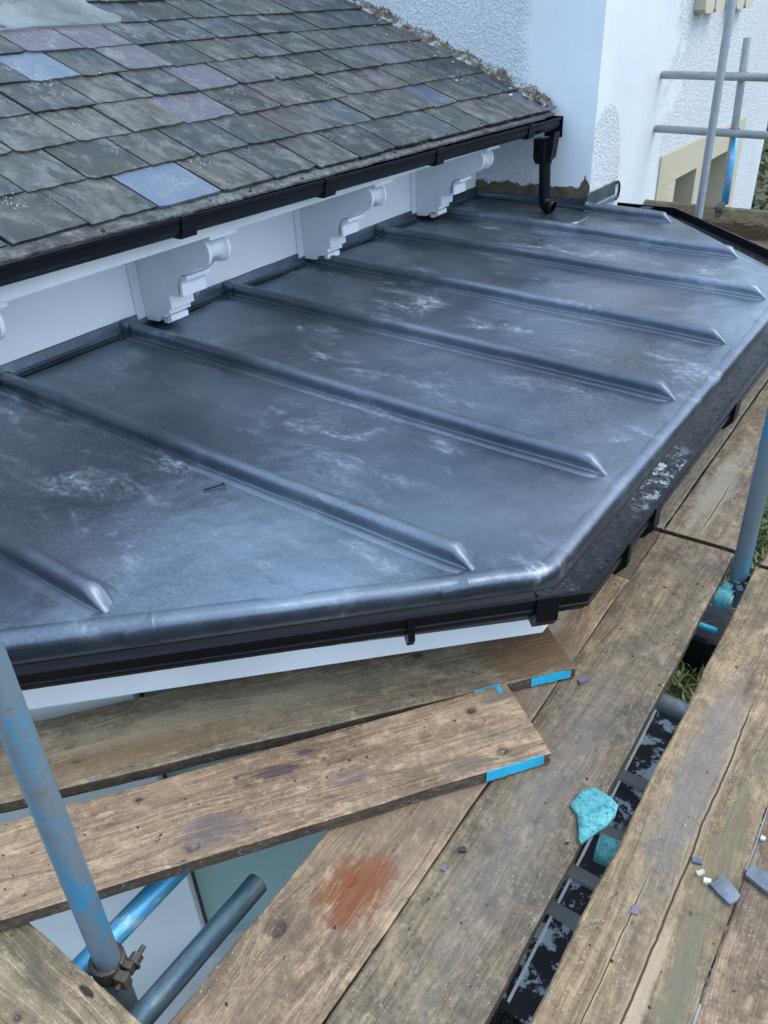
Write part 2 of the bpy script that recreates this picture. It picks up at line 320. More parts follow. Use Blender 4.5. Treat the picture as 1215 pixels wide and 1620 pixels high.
# folded edge all round
path = dense(rounded(OUT, .05)); bm = bmesh.new()
prof = [(-.05, -.001), (-.042, .0012), (-.030, .0012), (-.021, .0002), (-.013, -.0026), (-.006, -.0085), (-.0015, -.0175), (.001, -.030), (.002, -.05), (.003, -.085), (.006, -.098), (.003, -.101), (-.004, -.09)]
rws = sweep(bm, [(p.x, p.y, -SL * p.x) for p in path], prof, nd=.0010)
for p, rw in zip(path, rws):       # the apron hangs lower over the near cant
    kk = max(0, min(1, (1.62 - p.y) / .15)) * .030 + .004
    for v, (d_, z_) in zip(rw, prof):
        v.co.z += (hz(v.co.x, v.co.y) + SL * v.co.x) * max(0, min(1, -d_ / .02))
        v.co.z -= kk * max(0, min(1, (-z_ - .03) / .055))
link('lead_edge', bm, LEADR, bay, True)
# welted laps in the edge (raised seams)
for (x, y) in [(1.52, .81), (2.045, 1.335), (2.19, 2.9)]:
    bm = bmesh.new(); t = Vector((1, 1)).normalized() if y < 1.48 else Vector((0, 1)); nrm = Vector((t.y, -t.x)); rows = []
    for d, z in prof[1:10]:
        c = Vector((x, y)) + nrm * (d + .0025)
        rows.append([bm.verts.new((c.x + t.x * s_, c.y + t.y * s_, -SL * x + z + h_)) for s_, h_ in ((-.07, -.004), (-.004, .0015), (0, .003), (.003, -.004))])
    for r1, r2 in zip(rows[:-1], rows[1:]):
        for k in range(3): bm.faces.new((r1[k], r1[k + 1], r2[k + 1], r2[k]))
    link('lead_lap', bm, LEADR, bay, True)
# batten rolls
def make_roll(y, x0, x1):
    bm = bmesh.new(); n = 70; rows = []
    cs = [(-.062, -.004), (-.050, .0012), (-.030, .0014), (-.0262, .002), (-.0248, .0045), (-.0240, .012), (-.0235, .022), (-.0235, .034), (-.017, .0425), (-.007, .0465), (.007, .0465), (.017, .0425), (.0235, .034), (.0235, .022), (.0240, .012), (.0248, .0045), (.0262, .002), (.030, .0014), (.050, .0012), (.062, -.004)]
    for i in range(n + 1):
        x = x0 + (x1 - x0) * i / n; e = (x1 - x) / .055; k = max(.0, min(1, e)); k = k ** .9
        s0 = min(1, .75 + (x - x0) / .05); wv = .0018 * mn.noise(Vector((x * 3, y * 5, 0)))
        hh = 1 + .03 * mn.noise(Vector((x * 6, y * 9, 3)))
        rows.append([bm.verts.new((x + (-.015 * (1 - k) * (c > 0)), y + wv + c * (.9 + .1 * k if abs(c) > .028 else .85 + .15 * k), hz(x, y + c) + .0018 - .006 * (1 - k) + h * (k * s0 * hh if h > .004 else 1))) for c, h in cs])
    for i in range(n):
        for j in range(len(cs) - 1): bm.faces.new((rows[i][j], rows[i + 1][j], rows[i + 1][j + 1], rows[i][j + 1]))
    link('lead_roll', bm, LEADR, bay, True)
    if y < 4.9:   # bossed saddle against the wall
        bm = bmesh.new(); rows = []
        for i in range(8):
            x = x0 + .001 + .05 * (1 - i / 7); up = (i / 7) ** 2
            rows.append([bm.verts.new((x, y + c * 1.25, -SL * x + .004 + h * (.96 + .12 * up) + .003 * up)) for c, h in cs])
        for i in range(7):
            for j in range(len(cs) - 1): bm.faces.new((rows[i][j], rows[i + 1][j], rows[i + 1][j + 1], rows[i][j + 1]))
        link('lead_saddle', bm, LEADW, bay, True)
for y in RY:
    x1 = xedge(y, .035) - (.045 if y < 1.3 or y > 4.2 else .03)
    make_roll(y, .012 if y < 4.85 else .80, x1)
make_roll(.19, .012, xedge(.19) - .05)
# upstands
def upstand(name, L, mat):
    bm = bmesh.new()
    for (p, q, zt0, zt1, nx, ny) in L:
        n = 40; rows = []
        for i in range(n + 1):
            t = i / n; x = p[0] + (q[0] - p[0]) * t; y = p[1] + (q[1] - p[1]) * t; zt = zt0 + (zt1 - zt0) * t + .004 * mn.noise(Vector((x * 14, y * 14, 7)))
            w_ = .003 * mn.noise(Vector((x * 7, y * 7, 2)))
            rows.append([bm.verts.new((x + nx * d, y + ny * d, z)) for d, z in ((.05, -SL * x + .003), (.022 + w_, -SL * x + .006), (.014 + w_, -SL * x + .016), (.010 + w_, zt - .002), (.006, zt), (.0, zt))])
        for i in range(n):
            for j in range(5): bm.faces.new((rows[i][j], rows[i + 1][j], rows[i + 1][j + 1], rows[i][j + 1]))
    return link(name, bm, mat, bay, False)
upstand('lead_upstand', [((0, -.68), (0, 4.93), .05, .055, 1, 0)], LEADW)
upstand('lead_upstand', [((.0, 4.93), (.80, 4.93), .022, .035, 0, -1)], LEADW)
upstand('lead_upstand', [((.79, 4.88), (.79, 5.33), .075, .075, 1, 0)], LEADW)
# lead patch under the downpipe
bm = bmesh.new(); c = bm.verts.new((.73, 4.68, -SL * .73 + .009)); rim = []
for k in range(40):
    a = 2 * math.pi * k / 40; sx = abs(math.cos(a)) ** .45 * math.copysign(1, math.cos(a)); sy = abs(math.sin(a)) ** .45 * math.copysign(1, math.sin(a))
    x = .73 + .15 * sx; y = 4.68 + .13 * sy + .01 * math.sin(3 * a); rim.append((bm.verts.new((x, y, -SL * x + .0085)), bm.verts.new((x * 1.0 + .006 * sx, y + .006 * sy, -SL * x + .001))))
for k in range(40):
    a, b = rim[k], rim[(k + 1) % 40]; bm.faces.new((c, a[0], b[0])); bm.faces.new((a[0], a[1], b[1], b[0]))
link('lead_patch', bm, LEADW, bay, False)
# fascia and walls of the bay under the roof
def band(name, d, z0, z1, th, mat, path=OUT, par=bay):
    bm = bmesh.new(); sweep(bm, [(x, y, 0) for x, y in path], [(d, z1), (d, z0), (d - th, z0), (d - th, z1)], True); return link(name, bm, mat, par)
band('fascia', -.018, -.262, -.10, .03, WHITE); band('soffit', -.05, -.262, -.235, .12, WHITE)
# cant windows: pier and glass below the fascia, on the cant from A to B
tdir = Vector((1, 1, 0)).normalized(); ndir = Vector((1, -1, 0)).normalized()
def cantM(): return Matrix(((tdir.x, ndir.x, 0, 0), (tdir.y, ndir.y, 0, -.71), (0, 0, 1, 0), (0, 0, 0, 1)))   # local x along cant, y outwards
CM = cantM(); pier_t = 1.372 * 2 ** .5 + .1 
def cbox(name, L, mat, bev=.004):
    bm = bmesh.new()
    for a, b in L: box(bm, a, b, bev, CM)
    return link(name, bm, mat, bay)
s0 = 2.04
cbox('bay_pier', [((1.15, -.30, -3), (s0, -.085, -.262)), ((2.82, -.30, -3), (3.06, -.085, -.262))], WHITE)
cbox('window_sill', [((s0 + .002, -.28, -1.60), (2.818, -.06, -1.53))], WHITE)
cbox('bay_apron', [((s0 + .002, -.26, -3), (2.818, -.10, -1.602))], WHITE)
cbox('window_pane', [((s0 + .01, -.15, -1.53), (2.79, -.142, -.262))], GLASS, 0)
cbox('window_frame', [((s0 + .002, -.17, -1.53), (s0 + .010, -.135, -.264)), ((2.79, -.17, -1.53), (2.818, -.11, -.264))], IRON)
boxes('bay_wall', [((1.6, 1.56, -3), (1.75, 4.02, -.262))], WHITE, bay)
bm = bmesh.new(); box(bm, (2.06 - .28, -.088, -.262), (2.10 - .28, -.06, -3)); bm.free()
# gutter of the bay
gpath = [(.02, -.69), (2.19, 1.48), (2.19, 4.12), (1.18, 5.13), (.86, 5.13)]
gpath = [Vector(p) for p in gpath]
gut = None
bm = bmesh.new()
gp = [(.010, -.095), (.012, -.100), (.03, -.107), (.082, -.107), (.097, -.098), (.103, -.086), (.108, -.083), (.1125, -.078), (.1125, -.072), (.109, -.069), (.109, -.058), (.113, -.054), (.113, -.044), (.118, -.042), (.118, -.036), (.106, -.036), (.105, -.08), (.095, -.093), (.08, -.101), (.03, -.101), (.016, -.096)]
sweep(bm, [(p.x, p.y, 0) for p in gpath], gp, True); gut = link('bay_gutter', bm, BLACK, bay)
gut_z = .0
for (x, y, dr, w_) in [(1.925, 1.215, 0, .008), (2.15, 1.44, 0, .026), (2.19, 1.66, 1, .012), (2.19, 1.86, 1, .022), (2.19, 2.62, 1, .03), (2.19, 3.45, 1, .03), (1.0, .29, 0, .03)]:
    t = Vector((1, 1)).normalized() if dr == 0 else Vector((0, 1)); nr = Vector((t.y, -t.x)); bm = bmesh.new()
    M = Matrix(((nr.x, t.x, 0, x), (nr.y, t.y, 0, y), (0, 0, 1, 0), (0, 0, 0, 1)))
    prism(bm, [(.055, -.1075), (.055, -.130), (.098, -.132), (.1235, -.098), (.1235, -.030), (.1185, -.030), (.1185, -.043), (.1135, -.044), (.1135, -.080), (.104, -.088), (.098, -.1), (.083, -.1075)], 1, -w_, w_)
    bmesh.ops.transform(bm, matrix=M, verts=bm.verts[:]); link('gutter_clip', bm, BLACK, gut)
# wet silt lying in the gutter
t = NT('gutter_silt'); n = t.noise(t.co, 60, 8, .8); v = t.vor(t.co, 75)
col = t.mix(t.rng(n, .35, .65), (.012, .015, .02), (.06, .065, .07)); col = t.mix(t.mth('MULTIPLY', t.rng(v, .22, .12), t.rng(t.noise(t.co, 8, 4), .45, .55)), col, (.30, .32, .33))
yy = t.sep()[1]; pm = t.mth('MULTIPLY', t.rng(t.mth('ABSOLUTE', t.mth('SUBTRACT', yy, 2.1)), .24, .1), t.rng(t.noise(t.co, 28, 7, .7), .5, .58)); col = t.mix(pm, col, (.62, .68, .74))
SILT = t.out(col, t.rng(n, .3, .7, .12, .45), 0, t.bump(n, 1., .02))
bm = bmesh.new(); pts = dense([gpath[1] + Vector((-.035, -.035)), gpath[1], gpath[2], gpath[3], gpath[4]], .012); rows = []
for i, p in enumerate(pts):
    a = pts[max(i - 1, 0)]; b = pts[min(i + 1, len(pts) - 1)]; tt = (b - a).normalized(); nr = Vector((tt.y, -tt.x)); corner = min((p - gpath[1]).length, (p - gpath[2]).length)
    if corner < .02: nr = nr * 1.08
    rows.append([bm.verts.new((p.x + nr.x * d, p.y + nr.y * d, -.092 + .008 * mn.noise(Vector((p.x * 26, p.y * 26, d * 80))) + .004 * mn.noise(Vector((p.x * 90, p.y * 90, d * 200))))) for d in [.017 + .010 * k for k in range(9)]])
for i in range(len(rows) - 1):
    for j in range(8): bm.faces.new((rows[i][j], rows[i + 1][j], rows[i + 1][j + 1], rows[i][j + 1]))
link('gutter_silt', bm, SILT, gut, True)
boxes('downpipe_bracket', [((1.03, 4.97 + .2, -.16), (1.1, 5.25, -.04))], BLACK, bay)

# ------------------------------------------------------------ main house: wall, corbels, soffit, slates
house = tag(empty('slate_roofed_house', (-1, 2.3, -3)), 'house front with white bracketed eaves under a weathered slate roof', 'house')
PANEL = m_plain('white_panel_paint', (.82, .86, .89), .32, 0, .10, .15, 5)
boxes('front_wall', [((-.3, -2.5, -3), (0, 4.925, .419))], PANEL, house, 0)
boxes('soffit', [((-.3, -2.5, .420), (.475, 4.925, .440))], WHITE, house, .002)
boxes('eaves_fascia', [((.476, -2.5, .418), (.5025, 4.60, .505))], WHITE, house, .004)
boxes('frieze_bead', [((.0, y0, .392), (.03, y1, .4185)) for y0, y1 in ((-2.4, 1.03), (1.27, 2.0), (2.25, 3.04), (3.3, 4.1), (4.35, 4.92))], WHITE, house, .004)
SIDE = [(0.001, .02), (.085, .022), (.10, .042), (.135, .048), (.14, .062), (.168, .066), (.172, .145), (.243, .150), (.247, .19), (.262, .225), (.285, .243), (.315, .247), (.335, .262), (.35, .283), (.41, .287), (.435, .30), (.435, .418), (.001, .418)]
for yb in (1.13, 2.106, 3.151, 4.195):
    def outline(r):
        arc = [(.405 + r * math.cos(math.radians(a)), .345 + r * 1.04 * math.sin(math.radians(a))) for a in range(-80, 91, 10)]
        return SIDE[:12] + [(.340, .262 + (.055 - r) * .5), (.365, .284 + (.055 - r) * .6)] + arc + [(.40, .418), (.001, .418)]
    bm = bmesh.new(); prism(bm, outline(.055), 1, yb, yb + .016); prism(bm, outline(.055), 1, yb + .100, yb + .116); br = link('eaves_bracket', bm, WHITE, house)
    bm = bmesh.new(); N = 10
    prof_ = [(yb + .0165 + .083 * k / N, .033 + .019 * abs(2 * k / N - 1) ** 3) for k in range(N + 1)]
    R2 = [[bm.verts.new((x, y, z)) for x, z in outline(r)] for y, r in prof_]
    for a_, b_ in zip(R2[:-1], R2[1:]):
        for k in range(len(a_)): bm.faces.new((a_[k], a_[(k + 1) % len(a_)], b_[(k + 1) % len(a_)], b_[k]))
    link('scroll', bm, WHITE, br)
    bm = bmesh.new()   # small flared moulding under the scroll and guttae
    prism(bm, [(.246, .165), (.262, .165), (.268, .215), (.285, .238), (.315, .244), (.315, .228), (.292, .222), (.278, .205), (.278, .158), (.246, .15)], 1, yb - .006, yb + .122)
    box(bm, (.17, yb - .004, .092), (.192, yb + .12, .146), .003); box(bm, (.135, yb + .01, .03), (.16, yb + .105, .055), .003); box(bm, (.095, yb + .02, .012), (.12, yb + .10, .035), .003)
    link('drop_moulding', bm, WHITE, br)
    boxes('wall_plate', [((.001, yb - .045, .012), (.012, yb - .001, .391))], WHITE, br, .002)
    boxes('cap', [((.37, yb - .012, .400), (.490, yb + .128, .4165))], WHITE, br, .003)
# slates
mS = .391; ang = math.atan(mS); cu, su = math.cos(ang), math.sin(ang)
def sp(s, y, h): return Vector((.497 - s * cu + h * su, y, .541 + s * su + h * cu))      # s up the slope, h off it
bm = bmesh.new(); EX = .2415
special = {}
def slate_poly(y0, y1, s0, L, h0, mi, seed):
    rnd = random.Random(seed); n = 9; tail = []; lay = [0, 0]
    cut0 = rnd.random() < .35; cut1 = rnd.random() < .35; tl = rnd.uniform(-.006, .006)
    for k in range(n + 1):
        t = k / n; y = y0 + (y1 - y0) * t; d = .006 * mn.noise(Vector((y * 30, s0 * 9, seed))) + tl * 1.6 * (t - .5) + rnd.uniform(-.0028, .0028)
        if cut0 and k == 0: d += rnd.uniform(.008, .018)
        if cut1 and k == n: d += rnd.uniform(.008, .018)
        tail.append((y, s0 + d))
    th = rnd.uniform(.007, .0115); top = [bm.verts.new(sp(s_, y, h0 + th - .016 * (s_ - s0) / L)) for y, s_ in tail]
    bot = [bm.verts.new(sp(s_ + .002, y, h0 - .016 * (s_ - s0) / L)) for y, s_ in tail]
    j = rnd.uniform(-.004, .004)
    mid = [bm.verts.new(sp(s0 + L * .5, y + j, h0 + th - .008)) for y in (y0, y1)]
    hd = [bm.verts.new(sp(s0 + L, y, h0 + th - .016)) for y in (y0, y1)]; hb = [bm.verts.new(sp(s0 + L, y, h0 - .016)) for y in (y0, y1)]
    F = [bm.faces.new(top + [mid[1], hd[1], hd[0], mid[0]])]
    for k in range(n): F.append(bm.faces.new((bot[k], bot[k + 1], top[k + 1], top[k])))
    F.append(bm.faces.new((bot[0], top[0], mid[0], hd[0], hb[0]))); F.append(bm.faces.new((top[n], bot[n], hb[1], hd[1], mid[1])))
    for f in F: f.material_index = mi
sc = 0
for row in range(-1, 17):
    s0 = row * EX; y = -1.5 + (.14 if row % 2 else 0) + random.uniform(-.04, .04); 
    skew = lambda yy: -.021 * (yy - 2)
    if row == -1: continue
    while y < 4.86:
        wd = random.choice((.25, .265, .28, .28, .30, .235)) if row > 0 else random.choice((.26, .275, .29))
        y1 = min(y + wd, 4.90); sc += 1
        mi = 0; yc = (y + y1) / 2
        if row == 0 and abs(yc - 1.92) < .14: mi = 1
        if row == 3 and abs(yc - 1.92) < .01: mi = 1
        if row == 4 and abs(yc - 2.33) < .12: mi = 1
        if row == 1 and abs(yc - 4.05) < .13: mi = 3
        if row == 4 and abs(yc - 2.63) < .13: mi = 2
        if row == 5 and abs(yc - 2.45) < .27: mi = 2
        if row == 2 and abs(yc - 2.66) < .13: mi = 2
        if mi == 0 and random.random() < .03: mi = 2
        slate_poly(y + .002, y1 - .002, s0 + skew(yc) * (1 if row < 1 else .6) + random.uniform(-.004, .004), .47, .0150 + random.uniform(0, .003), mi, sc)
        y = y1 + random.uniform(.003, .009)
slates = link('slate_covering', bm, [SLATE, SLB, SLP, SLN], house)
bm = bmesh.new(); v = [bm.verts.new(sp(a, y, -.006)) for a, y in ((.02, -2.5), (4.2, -2.5), (4.2, 4.925), (.02, 4.925))]; v2 = [bm.verts.new(sp(a, y, -.03)) for a, y in ((.02, -2.5), (4.2, -2.5), (4.2, 4.925), (.02, 4.925))]
bm.faces.new(v); bm.faces.new(v2); [bm.faces.new((v[i], v[(i + 1) % 4], v2[(i + 1) % 4], v2[i])) for i in range(4)]
link('roof_deck', bm, m_plain('roof_underlay', (.03, .032, .03), .8), house)
# lichen crusts & moss tufts on slates edges (low lumps)
t = NT('moss'); nn = t.noise(t.co, 90, 5); MOSS = t.out(t.mix(t.rng(nn, .3, .7), (.012, .014, .008), (.06, .065, .025)), .95, 0, t.bump(nn, 1, .01))
# verge mortar fillet against the rendered wall
t = NT('old_mortar'); n1 = t.noise(t.co, 16, 8, .7); n2 = t.noise(t.map((14, 3, 3)), 5, 5, .7)
col = t.ramp(n1, [(.36, (.03, .028, .026)), (.45, (.13, .10, .07)), (.52, (.20, .17, .13)), (.58, (.48, .50, .50)), (.70, (.20, .20, .20))]); col = t.mix(t.rng(n2, .55, .68, 0, .8), col, (.035, .033, .03))
MORT = t.out(col, .85, 0, t.bump(n1, 1, .02))
bm = bmesh.new(); rows = []; N = 240
for i in range(N + 1):
    s_ = .0 + 2.2 * i / N; k = mn.noise(Vector((s_ * 9, 0, 2))); k2 = mn.noise(Vector((s_ * 45, 3, 2)))
    top = .046 + .026 * k + .014 * k2; 
    if s_ < .32: top *= .5 + s_ * 1.5
    rows.append([bm.verts.new(sp(s_, y, h)) for y, h in ((4.845 + .008 * k2, .012), (4.87, .028 + .006 * k), (4.895 + .006 * k2, .05 + .008 * k), (4.910, top * .85), (4.918 + .003 * k, top), (4.929, top + .004))])
for i in range(N):
    for j in range(5): bm.faces.new((rows[i][j], rows[i + 1][j], rows[i + 1][j + 1], rows[i][j + 1]))
bm.faces.new(rows[0]); link('verge_mortar', bm, MORT, house)
bm = bmesh.new()
def tuft(bm, p, r):
    q = bmesh.ops.create_icosphere(bm, subdivisions=1, radius=r)
    for v in q['verts']: v.co = Vector(p) + v.co * (1 + .5 * mn.noise(v.co * 90 + Vector(p) * 7)) * random.uniform(.6, 1.2)
for i in range(240):
    s_ = random.uniform(0.05, 2.2); tuft(bm, sp(s_, random.choice((4.85, 4.915, 4.92)) + random.uniform(-.01, .008), .02 if random.random() < .4 else .058 + .026 * mn.noise(Vector((s_ * 9, 0, 2)))), random.uniform(.0015, .005))
for i in range(60): tuft(bm, (.5 + random.uniform(-.02, .05), random.uniform(-1, 4.8), .55 + random.uniform(-.015, .005)), random.uniform(.004, .010))
link('moss_tufts', bm, MOSS, house)['kind'] = 'stuff'
# broken verge end / white flaked lump at the eaves corner
bm = bmesh.new()
for i in range(26):
    q = bmesh.ops.create_cube(bm, size=1); p = sp(random.uniform(-.02, .12), random.uniform(4.80, 4.915), random.uniform(.0, .045)); e = Matrix.Rotation(random.uniform(0, 3), 3, Vector((random.random(), random.random(), 1)).normalized())
    for v in q['verts']: v.co = p + e @ Vector((v.co.x * random.uniform(.03, .06), v.co.y * random.uniform(.02, .05), v.co.z * .018))
link('verge_rubble', bm, MORT, house)
bm = bmesh.new()
for i in range(30):
    if i < 18: s_, y = random.uniform(.1, 1.4), 4.86 - abs(random.gauss(0, .22))
    else: s_, y = random.uniform(.1, 1.6), random.uniform(1.6, 4.6)
    l = random.uniform(.006, .022) if i < 18 else random.uniform(.003, .007); a = random.uniform(-.6, .6); h = .034
    pts = [bm.verts.new(sp(s_ + math.sin(a + q) * l * .4 * random.uniform(.6, 1.2), y + math.cos(a + q) * l * random.uniform(.6, 1.2), h - .0335 * 0 - .016 * ((s_ % EX) / .47))) for q in (0, .8, 1.7, 2.5, 3.3, 4.2, 5.2)]
    bm.faces.new(pts)
link('paint_flakes', bm, WHITE, house)['kind'] = 'stuff'
# pale old flashing sheet high on the slates
FL = m_plain('pale_flashing', (.15, .185, .195), .85, 0, .5, 1., 18)
bm = bmesh.new(); o_ = [(1.43, 1.9), (1.415, 2.268), (1.435, 2.46), (1.43, 2.71), (1.42, 2.90), (1.45, 2.965), (1.49, 2.99), (1.56, 2.95), (1.66, 2.93), (1.78, 3.0), (2.0, 3.02), (2.0, 1.9)]
A = [bm.verts.new(sp(a, y, .028 + .004 * mn.noise(Vector((a * 9, y * 9, 0))))) for a, y in o_]; B = [bm.verts.new(sp(a - .004, y + .002, .012)) for a, y in o_]
bm.faces.new(A); [bm.faces.new((A[i], A[(i + 1) % 12], B[(i + 1) % 12], B[i])) for i in range(12)]
link('old_flashing', bm, FL, house)
# eaves felt strip and gutter
t = NT('grimy_felt'); n = t.noise(t.co, 14, 8, .75); n2 = t.noise(t.co, 70, 6, .8); FELT = t.out(t.mix(t.rng(n2, .45, .6), t.mix(t.rng(n, .42, .58), (.025, .028, .028), (.17, .20, .20)), (.05, .05, .045)), .6, 0, t.bump(n2, 1., .008))
bm = bmesh.new(); rows = []
for i in range(300):
    y = -1.5 + 6.38 * i / 299; k = mn.noise(Vector((y * 7, 1, 1))); k2 = mn.noise(Vector((y * 40, 1, 1))); dz = -.010 * (y - 1.2)
    rows.append([bm.verts.new((x, y, z + dz)) for x, z in ((.44, .575), (.50, .563 + .003 * k), (.535 + .010 * k, .556 + .004 * k2), (.556 + .012 * k + .003 * k2, .546), (.555 + .012 * k, .538))])
for i in range(299):
    for j in range(4): bm.faces.new((rows[i][j], rows[i + 1][j], rows[i + 1][j + 1], rows[i][j + 1]))
link('eaves_felt', bm, FELT, house)
ep = [(.505, .480), (.503, .445), (.515, .430), (.585, .430), (.597, .438), (.603, .452), (.604, .474), (.611, .480), (.611, .492), (.603, .492), (.597, .482), (.596, .46), (.588, .444), (.52, .440), (.512, .45), (.512, .480)]
bm = bmesh.new(); A = [bm.verts.new((x, -1.6, z + .100)) for x, z in ep]; B = [bm.verts.new((x, 4.86, z + .003)) for x, z in ep]; n = len(ep)
for i in range(n): bm.faces.new((A[i], A[(i + 1) % n], B[(i + 1) % n], B[i]))
bm.faces.new(A); bm.faces.new(B); eg = link('eaves_gutter', bm, BLACK, house)
for y in (1.0, 1.93, 2.70, 3.54, 4.5):
    dz = .100 - .097 * (y + 1.6) / 6.46; bm = bmesh.new(); prism(bm, [(.51, .424 + dz), (.592, .420 + dz), (.606, .424 + dz), (.609, .452 + dz), (.610, .474 + dz), (.616, .479 + dz), (.616, .496 + dz), (.604, .496 + dz), (.56, .47 + dz)], 1, y - .06, y + .005); link('gutter_joint', bm, BLACK, eg)
boxes('gutter_stop_end', [((.50, 4.862, .385), (.615, 4.868, .50))], BLACK, eg, .002)
# downpipe with offset, wedge outlet and shoe
bm = bmesh.new(); prism(bm, [(.53, .40), (.60, .395), (.66, .44), (.645, .30), (.61, .265), (.545, .265), (.53, .30)], 1, 4.665, 4.735); 
ring_tube(bm, (.59, 4.70, .31), (.605, 4.70, .035), .034, 24); ring_tube(bm, (.588, 4.70, .40), (.592, 4.70, .265), .041, 24)
dp = link('downpipe', bm, BLACK, house, False)
bm = bmesh.new(); prev = None; N = 20; rows = []
for k in range(7):
    a = math.radians(75) * k / 6; c = Vector((.605 + .05 * (1 - math.cos(a)), 4.70 - .01 * k * .3, .045 - .05 * math.sin(a) + .0)); d = Vector((math.sin(a), -.1 * k / 6, -math.cos(a))).normalized(); u = d.orthogonal().normalized(); u = Vector((0, 1, 0)); v_ = d.cross(u).normalized()
    rows.append([bm.verts.new(c + (u * math.cos(q) + v_ * math.sin(q)) * .037) for q in [2 * math.pi * j / N for j in range(N)]])
c = c + Vector((.03, 0, -.0)); rows.append([bm.verts.new(c + (u * math.cos(q) + v_ * math.sin(q)) * .038) for q in [2 * math.pi * j / N for j in range(N)]]); rows.append([bm.verts.new(c + (u * math.cos(q) + v_ * math.sin(q)) * .031) for q in [2 * math.pi * j / N for j in range(N)]])
for r1, r2 in zip(rows[:-1], rows[1:]):
    for k in range(N): bm.faces.new((r1[k], r1[(k + 1) % N], r2[(k + 1) % N], r2[k]))
bmesh.ops.translate(bm, verts=bm.verts[:], vec=(0, 0, .03)); link('downpipe_shoe', bm, BLACK, dp, True)

# ------------------------------------------------------------ tall white rendered building
def maskA(t, X, Y, Z, w):
    rough = t.rng(t.mth('ADD', X, t.mth('MULTIPLY', w, .25)), .36, .26)
    low = t.mth('MULTIPLY', t.rng(t.mth('ADD', X, t.mth('MULTIPLY', w, .2)), .52, .46), t.rng(Z, .45, .35)); rough = t.mth('MAXIMUM', rough, low)
    jag = t.mth('ADD', t.mth('MULTIPLY', t.mth('SUBTRACT', t.noise(t.co, 9, 6, .7), .5), .14), t.mth('MULTIPLY', t.mth('SUBTRACT', t.noise(t.co, 45, 4, .7), .5), .03))
    sk = t.rng(t.mth('ABSOLUTE', t.mth('SUBTRACT', X, .755)), .035, .0, 0, .085)
    b = t.rng(t.mth('ADD', Z, jag), t.mth('ADD', sk, .100), t.mth('ADD', sk, .095)); return rough, b
def maskB(t, X, Y, Z, w):
    r1 = t.rng(t.mth('ADD', Y, t.mth('MULTIPLY', w, 1.1)), 6.15, 6.3)
    dy = t.mth('DIVIDE', t.mth('SUBTRACT', Y, 5.12), .27); dz = t.mth('DIVIDE', t.mth('SUBTRACT', Z, .12), .42)
    e = t.mth('ADD', t.mth('MULTIPLY', dy, dy), t.mth('MULTIPLY', dz, dz)); p = t.rng(t.mth('ADD', e, t.mth('MULTIPLY', w, .5)), 1.03, .92)
    return t.mth('MAXIMUM', r1, p), None
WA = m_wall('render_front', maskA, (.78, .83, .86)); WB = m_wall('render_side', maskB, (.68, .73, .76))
tower = tag(empty('white_rendered_building', (0, 7, -3)), 'tall white rendered building with roughcast patches rising behind the lead roof', 'building')
boxes('end_wall', [((-4.5, 4.932, -3), (.788, 5.2, 4.2))], WA, tower, 0)
Ws = [((.45, 5.21, .0925), (.79, 9.32, 4.2)), ((.45, 5.21, -3), (.79, 6.18, .0915)), ((.72, 4.9345, -3), (.79, 5.2095, 4.2)), ((.45, 8.42, -3), (.79, 9.32, .0915)), ((.45, 6.181, -3), (.79, 8.419, -1.401))]
bm = bmesh.new()
for a, b in Ws: box(bm, a, b)
bmesh.ops.remove_doubles(bm, verts=bm.verts[:], dist=.0005)
link('side_wall', bm, WB, tower)
sur = boxes('window_surround', [((.50, 6.182, -.13), (.802, 8.418, .090)), ((.50, 6.182, -1.40), (.802, 6.585, -.132)), ((.50, 7.09, -1.40), (.802, 7.44, -.132)), ((.50, 8.06, -1.40), (.802, 8.418, -.132)), ((.50, 6.586, -1.40), (.80, 7.089, -1.2)), ((.50, 7.441, -1.40), (.80, 8.059, -1.2))], CREAM, tower, .003)
boxes('window_sash', [((.50, 6.587, -1.2), (.56, 6.64, -.132)), ((.50, 7.442, -1.2), (.56, 7.50, -.132)), ((.50, 6.64, -.19), (.555, 7.089, -.134)), ((.50, 7.50, -.19), (.555, 8.058, -.134))], WHITE, sur)
boxes('window_pane', [((.515, 6.64, -1.2), (.52, 7.088, -.19)), ((.515, 7.50, -1.2), (.52, 8.058, -.19))], m_plain('clear_pane', (.10, .13, .15), .06, 0, .1, 0, 4), sur, 0)
for y in (6.47, 6.70, 7.22, 7.46):
    bm = bmesh.new(); prism(bm, [(y, .97), (y + .03, .945), (y + .17, .945), (y + .20, .97), (y + .20, 1.6), (y, 1.6)], 0, .791, .87); link('corbel_block', bm, CREAM, tower)
bm = bmesh.new(); box(bm, (.80, 6.3, 1.6), (.95, 8.1, 1.7), .005); link('window_sill', bm, CREAM, tower)
# thin black cable loop on the wall by the flashing
bm = bmesh.new(); pr_ = None
for k in range(13):
    a = -2.2 + 4.4 * k / 12; p = (.80, 5.36 + .05 * math.cos(a), .01 + .055 * math.sin(a))
    if pr_: ring_tube(bm, pr_, p, .007, 8)
    pr_ = p
link('cable_loop', bm, BLACK, tower, True)

